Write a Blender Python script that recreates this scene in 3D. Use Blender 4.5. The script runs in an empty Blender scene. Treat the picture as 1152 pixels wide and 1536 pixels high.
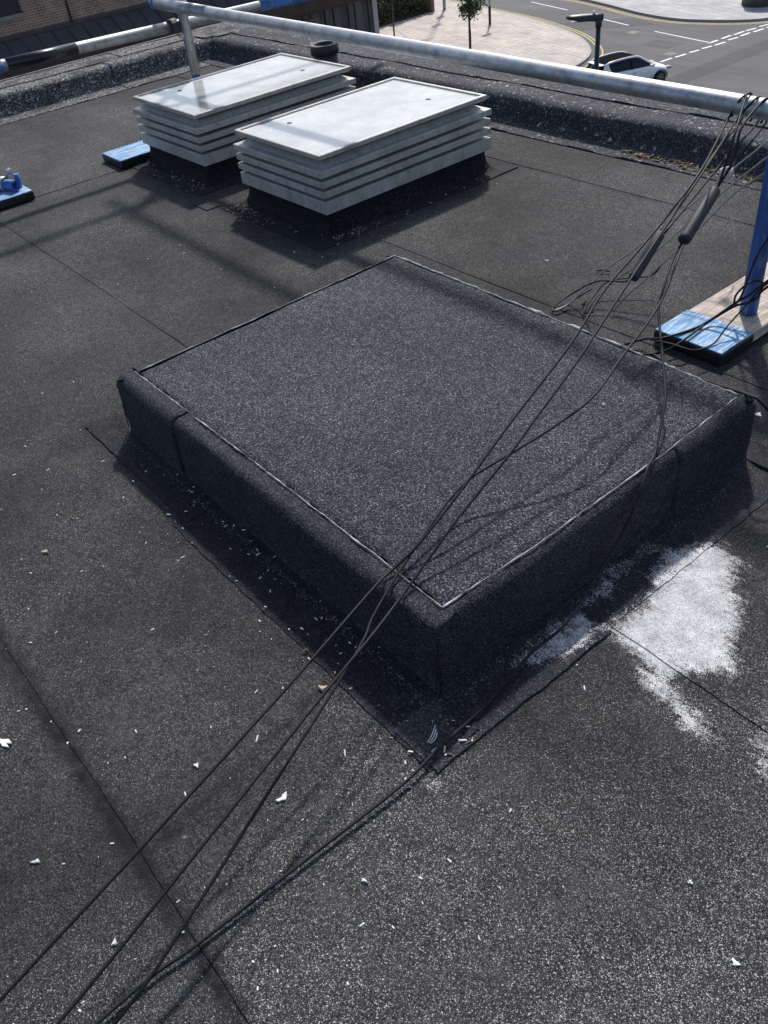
import bpy, bmesh, math, random
import numpy as np
from mathutils import Vector, Matrix, noise as mnoise

random.seed(7); rng = np.random.default_rng(7)
scene = bpy.context.scene
col = scene.collection
PI = math.pi

# ------------------------------------------------------------------ camera
cam_d = bpy.data.cameras.new("camera"); cam = bpy.data.objects.new("camera", cam_d); col.objects.link(cam)
cam_d.sensor_fit = 'VERTICAL'; cam_d.sensor_height = 24.0; cam_d.lens = 24.0*1274.59/1536
cam_d.clip_start = 0.02; cam_d.clip_end = 4000
FW = Vector((-0.62935779, 0.43524177, -0.64379607)); RT = Vector((0.63550383, 0.76505721, -0.10403052)); UP = Vector((-0.44726239, 0.47460728, 0.75809253))
m = Matrix((RT, UP, -FW)).transposed().to_4x4(); m.translation = Vector((0.81602, -0.637, 1.35103))
cam.matrix_world = m
scene.camera = cam

# ------------------------------------------------------------------ sky, sun, exposure
SUN = Vector((-0.62, 0.71, 1.0)).normalized()
w = bpy.data.worlds.new("World"); scene.world = w; w.use_nodes = True
nt = w.node_tree; nt.nodes.clear()
sky = nt.nodes.new('ShaderNodeTexSky'); sky.sky_type = 'NISHITA'; sky.sun_disc = False
sky.sun_elevation = math.asin(SUN.z); sky.sun_rotation = math.atan2(SUN.x, SUN.y)
sky.air_density = 1.0; sky.dust_density = 2.0; sky.ozone_density = 1.0
bg = nt.nodes.new('ShaderNodeBackground'); bg.inputs[1].default_value = 0.138
wo = nt.nodes.new('ShaderNodeOutputWorld')
nt.links.new(sky.outputs[0], bg.inputs[0]); nt.links.new(bg.outputs[0], wo.inputs[0])
sl = bpy.data.lights.new("sun", 'SUN'); sl.energy = 3.8; sl.angle = math.radians(2.8); sl.color = (1.0, 0.965, 0.92)
so = bpy.data.objects.new("sun", sl); col.objects.link(so)
so.rotation_euler = SUN.to_track_quat('Z', 'Y').to_euler(); so.location = (0, 0, 30)
vs = scene.view_settings
vs.view_transform = 'Standard'; vs.look = 'None'; vs.gamma = 1.0; vs.use_curve_mapping = False; vs.exposure = 0.10

# ------------------------------------------------------------------ helpers
def tag(o, label=None, cat=None, group=None, kind=None):
    if label: o['label'] = label
    if cat: o['category'] = cat
    if group: o['group'] = group
    if kind: o['kind'] = kind
    return o

def empty(name, loc=(0, 0, 0), label=None, cat=None, group=None, kind=None, rz=0):
    o = bpy.data.objects.new(name, None); o.empty_display_size = .1; o.location = loc; o.rotation_euler.z = rz
    col.objects.link(o); return tag(o, label, cat, group, kind)

def link(name, me, mat, parent=None):
    o = bpy.data.objects.new(name, me)
    if mat is not None and len(me.materials) == 0: me.materials.append(mat)
    col.objects.link(o)
    if parent is not None:
        o.parent = parent
        if parent.type == 'EMPTY':
            o.matrix_parent_inverse = Matrix.LocRotScale(parent.location, parent.rotation_euler, None).inverted() if parent.get('_abs', True) else Matrix()
    return o

def mesh(name, verts, faces, mat, parent=None, smooth=False):
    me = bpy.data.meshes.new(name); me.from_pydata([tuple(v) for v in verts], [], faces); me.update()
    if smooth: me.polygons.foreach_set('use_smooth', [True]*len(me.polygons))
    return link(name, me, mat, parent)

def bm_obj(name, bm, mat, parent=None, smooth=False):
    bmesh.ops.recalc_face_normals(bm, faces=bm.faces)
    me = bpy.data.meshes.new(name); bm.to_mesh(me); bm.free()
    if smooth: me.polygons.foreach_set('use_smooth', [True]*len(me.polygons))
    return link(name, me, mat, parent)

def box(name, x0, x1, y0, y1, z0, z1, mat, parent=None, bev=0.0, seg=2):
    bm = bmesh.new(); bmesh.ops.create_cube(bm, size=1)
    for v in bm.verts: v.co = Vector((x0+(v.co.x+.5)*(x1-x0), y0+(v.co.y+.5)*(y1-y0), z0+(v.co.z+.5)*(z1-z0)))
    if bev: bmesh.ops.bevel(bm, geom=list(bm.edges), offset=bev, segments=seg, affect='EDGES', profile=.5)
    return bm_obj(name, bm, mat, parent)

def catmull(pts, n=6):
    P = [Vector(p) for p in pts]
    if len(P) < 3: return P
    P = [P[0]*2-P[1]] + P + [P[-1]*2-P[-2]]; out = []
    for i in range(1, len(P)-2):
        a, b, c, d = P[i-1:i+3]
        for k in range(n):
            t = k/n
            out.append(.5*((2*b)+(c-a)*t+(2*a-5*b+4*c-d)*t*t+(3*b-a-3*c+d)*t**3))
    out.append(P[-2]); return out

def tube_data(pts, r, sides=8, caps=True, wob=0.0):
    P = [Vector(p) for p in pts]; verts = []; faces = []
    T = (P[1]-P[0]).normalized(); N = T.orthogonal().normalized()
    for i, p in enumerate(P):
        t = (P[min(i+1, len(P)-1)]-P[max(i-1, 0)])
        if t.length > 1e-9: t.normalize()
        else: t = T
        N = (N - t*N.dot(t)).normalized(); B = t.cross(N); T = t
        rr = r[i] if isinstance(r, (list, tuple)) else r
        for k in range(sides):
            a = 2*PI*k/sides
            q = rr*(1+(random.random()-.5)*wob)
            verts.append(p + N*(q*math.cos(a)) + B*(q*math.sin(a)))
    n = len(P)
    for i in range(n-1):
        for k in range(sides):
            faces.append((i*sides+k, i*sides+(k+1) % sides, (i+1)*sides+(k+1) % sides, (i+1)*sides+k))
    if caps:
        faces.append(tuple(range(sides-1, -1, -1))); faces.append(tuple((n-1)*sides+k for k in range(sides)))
    return verts, faces

def tube(name, pts, r, mat, parent=None, sides=8, smooth_n=0, wob=0.0, caps=True):
    if smooth_n: pts = catmull(pts, smooth_n)
    v, f = tube_data(pts, r, sides, caps, wob)
    o = mesh(name, v, f, mat, parent)
    me = o.data; s = [len(p.vertices) == 4 for p in me.polygons]; me.polygons.foreach_set('use_smooth', s)
    return o

def hollow(name, a, b, ro, ri, mat, parent=None, sides=24):
    """open tube with real wall thickness between points a and b"""
    a, b = Vector(a), Vector(b); t = (b-a).normalized(); N = t.orthogonal().normalized(); B = t.cross(N)
    verts = []; faces = []
    for p, r in ((a, ro), (b, ro), (b, ri), (a, ri)):
        for k in range(sides):
            an = 2*PI*k/sides; verts.append(p+N*(r*math.cos(an))+B*(r*math.sin(an)))
    for j in range(4):
        for k in range(sides):
            k2 = (k+1) % sides; j2 = (j+1) % 4
            faces.append((j*sides+k, j*sides+k2, j2*sides+k2, j2*sides+k))
    o = mesh(name, verts, faces, mat, parent)
    s = []
    for j in range(4): s += [j in (0, 2)]*sides
    o.data.polygons.foreach_set('use_smooth', s); return o

def nz(x, y, z=0.0, s=1.0):
    return mnoise.noise(Vector((x*s, y*s, z*s)))

def ring_loft(name, rect, prof, mat, parent=None):
    """closed cross-section prof [(inset,z)] carried round rectangle rect with mitred corners"""
    x0, x1, y0, y1 = rect; v = []; n = len(prof)
    for cx, cy, sx, sy in ((x0, y0, 1, 1), (x1, y0, -1, 1), (x1, y1, -1, -1), (x0, y1, 1, -1)):
        for d, z in prof: v.append((cx+sx*d, cy+sy*d, z))
    f = []
    for c in range(4):
        for k in range(n):
            k2 = (k+1) % n; c2 = (c+1) % 4
            f.append((c*n+k, c2*n+k, c2*n+k2, c*n+k2))
    bm = bmesh.new(); vv = [bm.verts.new(p) for p in v]
    for q in f: bm.faces.new([vv[i] for i in q])
    return bm_obj(name, bm, mat, parent)

# ------------------------------------------------------------------ materials
class NT:
    def __init__(s, name):
        s.m = bpy.data.materials.new(name); s.m.use_nodes = True; s.t = s.m.node_tree; s.t.nodes.clear()
        s.out = s.n('ShaderNodeOutputMaterial'); s.b = s.n('ShaderNodeBsdfPrincipled'); s.l(s.b.outputs[0], s.out.inputs[0])
        s.tc = s.n('ShaderNodeTexCoord').outputs['Object']
    def n(s, t, **kw):
        x = s.t.nodes.new(t)
        for k, v in kw.items(): setattr(x, k, v)
        return x
    def l(s, a, b): s.t.links.new(a, b)
    def setv(s, sock, v):
        if hasattr(v, 'is_output'): s.l(v, sock)
        elif isinstance(v, (tuple, list)): sock.default_value = (*v, 1) if len(v) == 3 and sock.type == 'RGBA' else v
        else: sock.default_value = v
    def mapping(s, scale=(1, 1, 1), rot=(0, 0, 0)):
        x = s.n('ShaderNodeMapping'); s.l(s.tc, x.inputs[0]); x.inputs['Scale'].default_value = scale; x.inputs['Rotation'].default_value = rot; return x.outputs[0]
    def noise(s, scale, detail=4, rough=.55, vec=None, dist=0):
        x = s.n('ShaderNodeTexNoise'); s.l(vec or s.tc, x.inputs['Vector'])
        x.inputs['Scale'].default_value = scale; x.inputs['Detail'].default_value = detail; x.inputs['Roughness'].default_value = rough; x.inputs['Distortion'].default_value = dist
        return x.outputs[0]
    def vor(s, scale, feat='F1', vec=None):
        x = s.n('ShaderNodeTexVoronoi', feature=feat); s.l(vec or s.tc, x.inputs['Vector']); x.inputs['Scale'].default_value = scale; return x
    def ramp(s, fac, stops, interp='LINEAR'):
        x = s.n('ShaderNodeValToRGB'); s.setv(x.inputs[0], fac); e = x.color_ramp; e.interpolation = interp
        while len(e.elements) < len(stops): e.elements.new(.5)
        for q, (p, c) in zip(e.elements, stops):
            q.position = p; q.color = (c, c, c, 1) if not isinstance(c, (tuple, list)) else (*c, 1)
        return x.outputs[0]
    def mix(s, fac, a, b, mode='MIX'):
        x = s.n('ShaderNodeMix', data_type='RGBA', blend_type=mode)
        s.setv(x.inputs[0], fac); s.setv(x.inputs[6], a); s.setv(x.inputs[7], b); return x.outputs[2]
    def math(s, op, a, b=0.0, clamp=False):
        x = s.n('ShaderNodeMath', operation=op, use_clamp=clamp); s.setv(x.inputs[0], a); s.setv(x.inputs[1], b); return x.outputs[0]
    def attr(s, name):
        x = s.n('ShaderNodeAttribute', attribute_name=name); return x.outputs['Fac']
    def bump(s, h, strength=.5, dist=.001):
        x = s.n('ShaderNodeBump'); s.setv(x.inputs['Height'], h); x.inputs['Strength'].default_value = strength; x.inputs['Distance'].default_value = dist
        s.l(x.outputs[0], s.b.inputs['Normal'])
    def fin(s, colour=None, rough=.6, metal=0.0, spec=.5, **kw):
        if colour is not None: s.setv(s.b.inputs['Base Color'], colour)
        s.setv(s.b.inputs['Roughness'], rough); s.setv(s.b.inputs['Metallic'], metal); s.setv(s.b.inputs['Specular IOR Level'], spec)
        for k, v in kw.items(): s.setv(s.b.inputs[k], v)
        return s.m

def plain(name, c, rough=.6, metal=0.0, spec=.4, var=.15, scale=20, bump=0.0):
    t = NT(name); n = t.noise(scale, 5)
    k = t.ramp(n, [(.3, 1-var), (.7, 1+var)])
    if bump: t.bump(n, bump, .002)
    return t.fin(t.mix(1.0, c, k, 'MULTIPLY'), rough, metal, spec)

def felt(name, dark, mid, light, scale=430, big=.25, spec=.14, rough=.78, lichen=None, attrs=False, bumpd=.0012, fine=1.0, even=False, grain=.6, gscale=210):
    t = NT(name)
    v = t.vor(scale); sep = t.n('ShaderNodeSeparateColor'); t.l(v.outputs['Color'], sep.inputs[0])
    r = sep.outputs[0]
    # patches with more or fewer bare pale granules
    r2 = t.math('ADD', r, t.math('MULTIPLY', t.math('SUBTRACT', t.noise(2.3, 5, .6), .5), 0.22*fine))
    if attrs: r2 = t.math('ADD', r2, t.math('MULTIPLY', t.math('SUBTRACT', t.attr('speck'), .30), .085))
    c = t.ramp(r2, [(.0, dark), (.50, mid), (.80, tuple(x*1.7 for x in mid)), (.91, tuple(x*3.0 for x in mid)), (.97, tuple(x*.55 for x in light)), (1.0, light)])
    if even: c = t.ramp(r2, [(.05, dark), (.35, tuple(x*.8 for x in mid)), (.62, tuple(x*1.7 for x in mid)), (.86, tuple(x*3.3 for x in mid)), (1.0, light)])
    g = t.noise(1.1, 6, .6); c = t.mix(1.0, c, t.ramp(g, [(.25, 1-big), (.75, 1+big)]), 'MULTIPLY')
    g2 = t.noise(38, 3, .6); c = t.mix(1.0, c, t.ramp(g2, [(.3, .80), (.7, 1.18)]), 'MULTIPLY')
    g3 = t.noise(gscale, 3, .8); c = t.mix(1.0, c, t.ramp(g3, [(.30, 1-.75*grain), (.5, 1.0), (.70, 1+1.6*grain)]), 'MULTIPLY')
    # worn brownish dust
    du = t.noise(4.5, 6, .65); c = t.mix(t.ramp(du, [(.5, 0.0), (.75, .35)]), c, t.mix(1.0, c, (1.15, 1.06, .95), 'MULTIPLY'))
    if attrs:
        # scuffs, foot traffic dust and scratches
        pd = t.math('MULTIPLY', t.ramp(t.noise(6.5, 7, .78), [(.50, 0.0), (.68, 1.0)]), t.ramp(t.noise(1.7, 4), [(.35, .15), (.65, .9)]))
        c = t.mix(t.math('MULTIPLY', pd, .75), c, t.mix(r, (.035, .035, .035), (.15, .148, .145)))
        for ro, th in ((.5, .70), (1.9, .71), (-.5, .72)):
            sc = t.noise(1.0, 3, .7, t.mapping((5, 130, 1), (0, 0, ro)))
            mk = t.math('MULTIPLY', t.ramp(sc, [(th-.03, 0.0), (th, 1.0)]), t.ramp(t.noise(2.9, 3), [(.52, 0.0), (.60, 1.0)]))
            c = t.mix(t.math('MULTIPLY', mk, .30), c, (.17, .17, .17))
        dp = t.ramp(t.noise(2.6, 7, .7), [(.28, 1.0), (.42, 0.0)]); c = t.mix(t.math('MULTIPLY', dp, .45), c, (.009, .009, .011))
        dk = t.attr('dark'); c = t.mix(t.math('MULTIPLY', dk, t.ramp(t.noise(30, 4), [(.3, .35), (.7, 1.0)])), c, (.012, .012, .015))
        du2 = t.attr('dust'); c = t.mix(t.math('MULTIPLY', du2, t.ramp(t.noise(60, 5, .7), [(.45, 0.0), (.62, .8)])), c, (.16, .135, .10))
        s = t.attr('stain')
        sn = t.noise(13, 7, .74); sm = t.noise(70, 6, .75)
        str_ = t.noise(1.0, 5, .65, t.mapping((9, 95, 1), (0, 0, -.2)))
        fn = t.math('ADD', t.math('MULTIPLY', t.math('SUBTRACT', sn, .5), 2.4), t.math('MULTIPLY', t.math('SUBTRACT', sm, .5), 1.0))
        fn = t.math('ADD', fn, t.math('ADD', t.math('MULTIPLY', t.math('SUBTRACT', str_, .5), 1.1), t.math('MULTIPLY', t.math('SUBTRACT', r, .5), .7)))
        k = t.math('ADD', s, t.math('SUBTRACT', fn, .62))
        k = t.math('MULTIPLY', t.ramp(k, [(.04, 0.0), (.44, 1.0)]), t.ramp(s, [(.02, 0.0), (.2, 1.0)]))
        k = t.math('MULTIPLY', k, t.ramp(sep.outputs[1], [(.08, .15), (.24, 1.0)]))
        c = t.mix(t.math('MULTIPLY', k, .95), c, t.mix(t.ramp(t.noise(21, 6, .7), [(.35, 0.0), (.65, 1.0)]), (.50, .50, .505), (.86, .86, .85)))
    if lichen:
        ln = t.noise(5.0, 3)
        for sc_, th_, lo in ((lichen[1], lichen[2], .16), (lichen[1]*2.3, lichen[2]+.08, .20), (lichen[1]*5, lichen[2]+.16, .25)):
            lv = t.vor(sc_)
            wv = t.math('ADD', lv.outputs['Distance'], t.math('MULTIPLY', t.math('SUBTRACT', t.noise(sc_*2.2, 4, .7), .5), 1.1))
            ls = t.n('ShaderNodeSeparateColor'); t.l(lv.outputs['Color'], ls.inputs[0])
            spot = t.math('MULTIPLY', t.ramp(wv, [(lo, 1.0), (lo+.16, 0.0)]), t.ramp(ls.outputs[1], [(th_, 0.0), (th_+.10, 1.0)]))
            spot = t.math('MULTIPLY', spot, t.ramp(ln, [(.34, 0.0), (.50, 1.0)]))
            spot = t.math('MULTIPLY', spot, t.ramp(t.noise(170, 3), [(.35, .25), (.6, 1.0)]))
            c = t.mix(t.math('MULTIPLY', spot, lichen[0]), c, t.mix(ls.outputs[2], (.34, .33, .30), (.72, .72, .68)))
    h = t.math('ADD', t.math('MULTIPLY', v.outputs['Distance'], -1.0), t.math('MULTIPLY', t.noise(140, 3), 2.0))
    t.bump(h, .9, bumpd)
    return t.fin(c, rough, 0.0, spec)

M = {}
M['felt_old'] = felt('old roofing felt', (.0085, .0085, .0088), (.0330, .0328, .0330), (.36, .36, .36), 800, .45, attrs=True, grain=.85)
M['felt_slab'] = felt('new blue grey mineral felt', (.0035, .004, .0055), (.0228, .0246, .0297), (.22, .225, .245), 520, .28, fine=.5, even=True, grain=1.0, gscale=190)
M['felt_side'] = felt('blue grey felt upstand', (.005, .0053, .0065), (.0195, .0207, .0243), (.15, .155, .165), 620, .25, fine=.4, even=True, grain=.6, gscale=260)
M['felt_flash'] = felt('dark felt flashing', (.007, .007, .009), (.0175, .018, .022), (.12, .12, .13), 480, .2, attrs=True, fine=.4)
M['kerb_felt'] = felt('black felt kerb', (.004, .004, .005), (.009, .009, .011), (.10, .10, .10), 480, .3, fine=.4)
M['felt_flash_pale'] = felt('dusty felt flashing', (.010, .010, .012), (.030, .031, .036), (.26, .26, .28), 600, .25, attrs=True, fine=.6)
M['felt_par'] = felt('parapet felt', (.011, .0115, .014), (.030, .031, .037), (.28, .28, .31), 430, .15, lichen=(.75, 30, .66), fine=.3)
M['felt_par_lichen'] = felt('lichen covered parapet felt', (.011, .011, .012), (.028, .028, .030), (.28, .28, .30), 430, .2, lichen=(1.0, 34, .12), fine=.3)
M['trim'] = plain('weathered edge trim', (.16, .15, .14), .7, .2, .3, .5, 12)
M['bitumen'] = plain('bitumen', (.012, .012, .014), .45, 0, .5)
M['bead'] = plain('weathered bitumen bead', (.32, .32, .32), .7, 0, .3, .95, 26)
M['cable'] = plain('black cable sheath', (.009, .009, .011), .6, 0, .3)
M['steel_rope'] = plain('steel wire rope', (.22, .21, .20), .45, .5, .5, .4, 300)
M['sleeve'] = plain('dark grey rubber', (.035, .036, .042), .6, 0, .4, .2, 60)
M['white_chip'] = plain('white paint flake', (.78, .77, .74), .7, 0, .3, .1)
M['tan_chip'] = plain('tan stone chip', (.55, .42, .27), .7, 0, .3, .2)
M['grit'] = plain('grey grit', (.22, .19, .15), .8, 0, .2, .6, 200)
M['rope'] = plain('pale rope', (.5, .47, .42), .9, 0, .2, .3, 100)
M['leaf_litter'] = plain('dry leaf litter', (.17, .125, .08), .8, 0, .2, .7, 60)
M['lead'] = plain('dark pipe', (.03, .03, .032), .6, 0, .4, .3, 30)

def galv(name, base=(.50, .52, .55), blue=0.0):
    t = NT(name)
    n = t.noise(18, 8, .7, t.mapping((1, 1, 1))); n2 = t.noise(140, 4, .7)
    c = t.ramp(n, [(.30, tuple(x*.55 for x in base)), (.48, base), (.72, tuple(min(x*1.35, .9) for x in base))])
    c = t.mix(t.ramp(n2, [(.60, 0.0), (.72, .5)]), c, (.10, .10, .10))
    v = t.noise(6, 6, .75); c = t.mix(t.ramp(v, [(.62, 0.0), (.68, .7)]), c, (.60, .62, .66))
    t.bump(n2, .15, .001)
    return t.fin(c, t.ramp(n, [(.3, .6), (.7, .38)]), .85, .5)
M['galv'] = galv('galvanised steel', (.44, .455, .48))
M['galv_dull'] = galv('dull galvanised steel', (.34, .35, .36))

def paint(name, c, scuff=.5, sc=22, under=(.45, .45, .45), stretch=(1, 1, 1), rough=.45, th=.54):
    t = NT(name); n = t.noise(sc, 8, .75, t.mapping(stretch)); n2 = t.noise(3, 3)
    k = t.mix(1.0, c, t.ramp(t.noise(9, 4), [(.3, .75), (.7, 1.25)]), 'MULTIPLY')
    k = t.mix(t.math('MULTIPLY', t.ramp(n, [(th, 0.0), (th+.12, 1.0)]), scuff), k, under)
    t.bump(n, .2, .001)
    return t.fin(k, rough, 0, .5)
M['blue'] = paint('scuffed blue paint', (.025, .11, .40), .8, 34, (.26, .34, .48), (1, 1, .22), .55)
M['blue_board'] = paint('blue painted board end', (.05, .22, .46), .95, 30, (.50, .58, .63), (6, .5, 1), .7, .47)
M['black_tape'] = paint('black tape', (.010, .011, .016), .10, 14, (.25, .25, .26), (1, 1, 1), .30)
M['blue_tape'] = paint('blue tape', (.035, .14, .38), .8, 30, (.30, .36, .44))
M['black_cap'] = paint('black board sides', (.012, .012, .014), .15, 60, (.12, .12, .12))

def wood(name):
    t = NT(name)
    g = t.noise(1.0, 8, .7, t.mapping((160, 7, 60)), .6); g2 = t.noise(1.0, 5, .6, t.mapping((26, 160, 10)))
    c = t.ramp(g, [(.3, (.24, .19, .155)), (.5, (.47, .40, .34)), (.68, (.66, .60, .54))])
    c = t.mix(1.0, c, t.ramp(g2, [(.3, .70), (.6, 1.12)]), 'MULTIPLY')
    c = t.mix(t.ramp(t.noise(9, 5), [(.55, 0.0), (.75, .6)]), c, (.12, .09, .07))
    t.bump(g, .5, .002); return t.fin(c, .8, 0, .25)
M['wood'] = wood('weathered scaffold board')

def alu(name):
    t = NT(name); n = t.noise(7, 7, .7); n2 = t.noise(80, 5, .7)
    c = t.ramp(n, [(.3, (.34, .327, .30)), (.5, (.45, .433, .40)), (.75, (.55, .53, .49))])
    c = t.mix(t.ramp(n2, [(.58, 0.0), (.70, .55)]), c, (.22, .22, .22))
    d = t.vor(42); dd = t.ramp(t.math('ADD', d.outputs['Distance'], t.math('MULTIPLY', t.noise(200, 3), .1)), [(.13, 1.0), (.17, 0.0)])
    c = t.mix(t.math('MULTIPLY', dd, t.ramp(t.noise(3.1, 3), [(.48, 0.0), (.56, .9)])), c, (.03, .03, .03))
    c = t.mix(t.ramp(t.noise(1.0, 7, .75, t.mapping((26, 26, 5))), [(.50, 0.0), (.72, .7)]), c, (.13, .125, .115)); c = t.mix(t.ramp(t.noise(22, 6, .8), [(.50, 0.0), (.68, .55)]), c, (.22, .21, .20))
    return t.fin(c, .45, .12, .5)
M['alu'] = alu('oxidised aluminium')

def wired(name):
    t = NT(name)
    bx = t.n('ShaderNodeTexBrick'); t.l(t.mapping((1, 1, 1)), bx.inputs[0]); bx.offset = 0
    bx.inputs['Scale'].default_value = 1.0; bx.inputs['Brick Width'].default_value = .0125; bx.inputs['Row Height'].default_value = .0125; bx.inputs['Mortar Size'].default_value = .0030; bx.inputs['Mortar Smooth'].default_value = .3
    wire = bx.outputs['Fac']
    n = t.noise(5, 6, .7); n2 = t.noise(1.0, 6, .65, t.mapping((40, 6, 1)))
    c = t.ramp(n, [(.3, (.54, .545, .51)), (.7, (.64, .64, .60))])
    c = t.mix(t.math('MULTIPLY', wire, t.ramp(n, [(.40, .85), (.62, .12)])), c, (.30, .31, .32))
    c = t.mix(t.ramp(n2, [(.54, 0.0), (.74, .45)]), c, (.36, .365, .35)); n4 = t.noise(110, 5, .8); c = t.mix(t.ramp(n4, [(.46, 0.0), (.66, .5)]), c, (.34, .34, .32))
    t.bump(t.math('ADD', t.noise(220, 3), t.math('MULTIPLY', wire, -.5)), .10, .001)
    return t.fin(c, .14, 0, .8, IOR=1.9)
M['glass'] = wired('wired rooflight glass')

def bricks(name, c1, c2, mort, sc=1.0, axis='YZ'):
    t = NT(name)
    sp = t.n('ShaderNodeSeparateXYZ'); t.l(t.tc, sp.inputs[0]); cb = t.n('ShaderNodeCombineXYZ')
    t.l(sp.outputs[1 if axis == 'YZ' else 0], cb.inputs[0]); t.l(sp.outputs[2], cb.inputs[1])
    b = t.n('ShaderNodeTexBrick'); t.l(cb.outputs[0], b.inputs[0]); b.inputs['Scale'].default_value = 1/sc
    b.inputs['Brick Width'].default_value = .225; b.inputs['Row Height'].default_value = .075; b.inputs['Mortar Size'].default_value = .010
    b.inputs['Color1'].default_value = (*c1, 1); b.inputs['Color2'].default_value = (*c2, 1); b.inputs['Mortar'].default_value = (*mort, 1); b.inputs['Bias'].default_value = -.2
    c = t.mix(1.0, b.outputs[0], t.ramp(t.noise(1.3, 5), [(.3, .75), (.7, 1.2)]), 'MULTIPLY')
    t.bump(b.outputs[1], -.5, .006)
    return t.fin(c, .85, 0, .25)
M['brick_far'] = bricks('weathered red brick', (.27, .17, .135), (.17, .11, .09), (.36, .32, .28), 1.6)
M['brick_x'] = bricks('red brick', (.20, .11, .08), (.13, .08, .06), (.30, .27, .24), 1, 'XZ')

def asphalt(name, c=(.098, .096, .097)):
    t = NT(name); n = t.noise(.25, 6, .6); n2 = t.noise(40, 4, .7); n3 = t.noise(1.0, 4, .6, t.mapping((.25, 2.2, 1), (0, 0, .2)))
    k = t.mix(1.0, c, t.ramp(n, [(.3, .82), (.7, 1.2)]), 'MULTIPLY'); k = t.mix(1.0, k, t.ramp(n2, [(.3, .75), (.7, 1.25)]), 'MULTIPLY')
    k = t.mix(1.0, k, t.ramp(n3, [(.35, .9), (.7, 1.15)]), 'MULTIPLY')
    return t.fin(k, .85, 0, .3)
M['asphalt'] = asphalt('asphalt road')

def paving(name, cols, bw=.6, bh=.4, mort=(.2, .19, .18), rot=.3):
    t = NT(name); b = t.n('ShaderNodeTexBrick'); t.l(t.mapping((1, 1, 1), (0, 0, rot)), b.inputs[0])
    b.inputs['Scale'].default_value = 1; b.inputs['Brick Width'].default_value = bw; b.inputs['Row Height'].default_value = bh; b.inputs['Mortar Size'].default_value = .012
    b.inputs['Color1'].default_value = (*cols[0], 1); b.inputs['Color2'].default_value = (*cols[1], 1); b.inputs['Mortar'].default_value = (*mort, 1)
    n = t.noise(.35, 6, .7, t.mapping((1, 2.5, 1), (0, 0, rot))); n2 = t.noise(2.2, 5, .7, t.mapping((.6, 3, 1), (0, 0, rot)))
    k = t.mix(1.0, b.outputs[0], t.ramp(n, [(.3, .72), (.7, 1.25)]), 'MULTIPLY'); k = t.mix(1.0, k, t.ramp(n2, [(.3, .8), (.7, 1.2)]), 'MULTIPLY')
    k = t.mix(t.ramp(t.noise(.18, 4), [(.45, 0.0), (.65, .5)]), k, t.mix(1.0, k, (.85, .93, 1.0), 'MULTIPLY'))
    t.bump(b.outputs[1], -.3, .004)
    return t.fin(k, .75, 0, .35)
M['plaza'] = paving('buff and pink paving', ((.50, .42, .36), (.40, .36, .325)))
M['pavement'] = paving('concrete pavement slabs', ((.42, .41, .40), (.33, .325, .32)), .9, .6)
M['kerb'] = plain('kerb stone', (.36, .35, .33), .8, 0, .3)
M['white_line'] = plain('white road paint', (.72, .72, .70), .7, 0, .3, .2, 6)
M['yellow_line'] = plain('yellow road paint', (.50, .37, .16), .7, 0, .3, .25, 6)
M['car_white'] = NT('white car paint').fin((.88, .88, .88), .25, 0, .5, **{'Coat Weight': .6, 'Coat Roughness': .05})
M['car_glass'] = NT('tinted car glass').fin((.010, .012, .014), .08, 0, .35)
M['car_black'] = NT('black car roof').fin((.016, .016, .018), .9, 0, 0.0)
M['tyre'] = plain('tyre rubber', (.02, .02, .02), .8)
M['rim'] = NT('dark alloy').fin((.12, .12, .13), .35, .8, .5)
M['chrome_lamp'] = NT('headlamp').fin((.35, .37, .40), .12, .3, .6)
M['red_lamp'] = NT('tail lamp').fin((.35, .02, .02), .2, 0, .5)
M['dark_post'] = plain('black painted column', (.025, .027, .032), .45, 0, .5)
M['grey_post'] = plain('grey painted post', (.30, .31, .34), .5, .2, .5)
M['lens'] = NT('lamp lens').fin((.55, .52, .42), .2, 0, .5)
M['sign_back'] = plain('grey sign back', (.28, .28, .29), .5, .4)
M['bark'] = plain('tree bark', (.06, .048, .038), .9, 0, .2, .4, 30)
M['planter'] = plain('olive grey planter', (.10, .10, .078), .7, 0, .3, .2, 4)
M['roof_metal'] = plain('dark grey standing seam roof', (.070, .072, .080), .5, .2, .4, .2, 1.5)
M['fascia'] = plain('brown timber fascia', (.055, .038, .032), .7, 0, .3, .3, 2)
M['dark_panel'] = plain('dark vertical cladding', (.075, .080, .090), .5, .1, .4, .3, 3)
M['dark_panel2'] = plain('slate grey cladding', (.045, .047, .054), .5, .1, .4, .3, 3)
M['pane'] = NT('dark window').fin((.018, .022, .028), .08, 0, .6)
M['stone'] = plain('grey stone sill', (.20, .20, .20), .8, 0, .3)
M['cloth_white'] = plain('white cloth', (.8, .8, .82), .9)
M['soil'] = plain('dark soil', (.05, .04, .03), .95, 0, .2, .4, 5)
def leafmat(name, c):
    t = NT(name); n = t.noise(1.5, 3); k = t.mix(1.0, c, t.ramp(n, [(.3, .6), (.7, 1.5)]), 'MULTIPLY')
    return t.fin(k, .6, 0, .3)
M['leaf'] = leafmat('tree leaves', (.045, .075, .022))
M['hedge_leaf'] = leafmat('hedge leaves', (.05, .068, .028))

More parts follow.
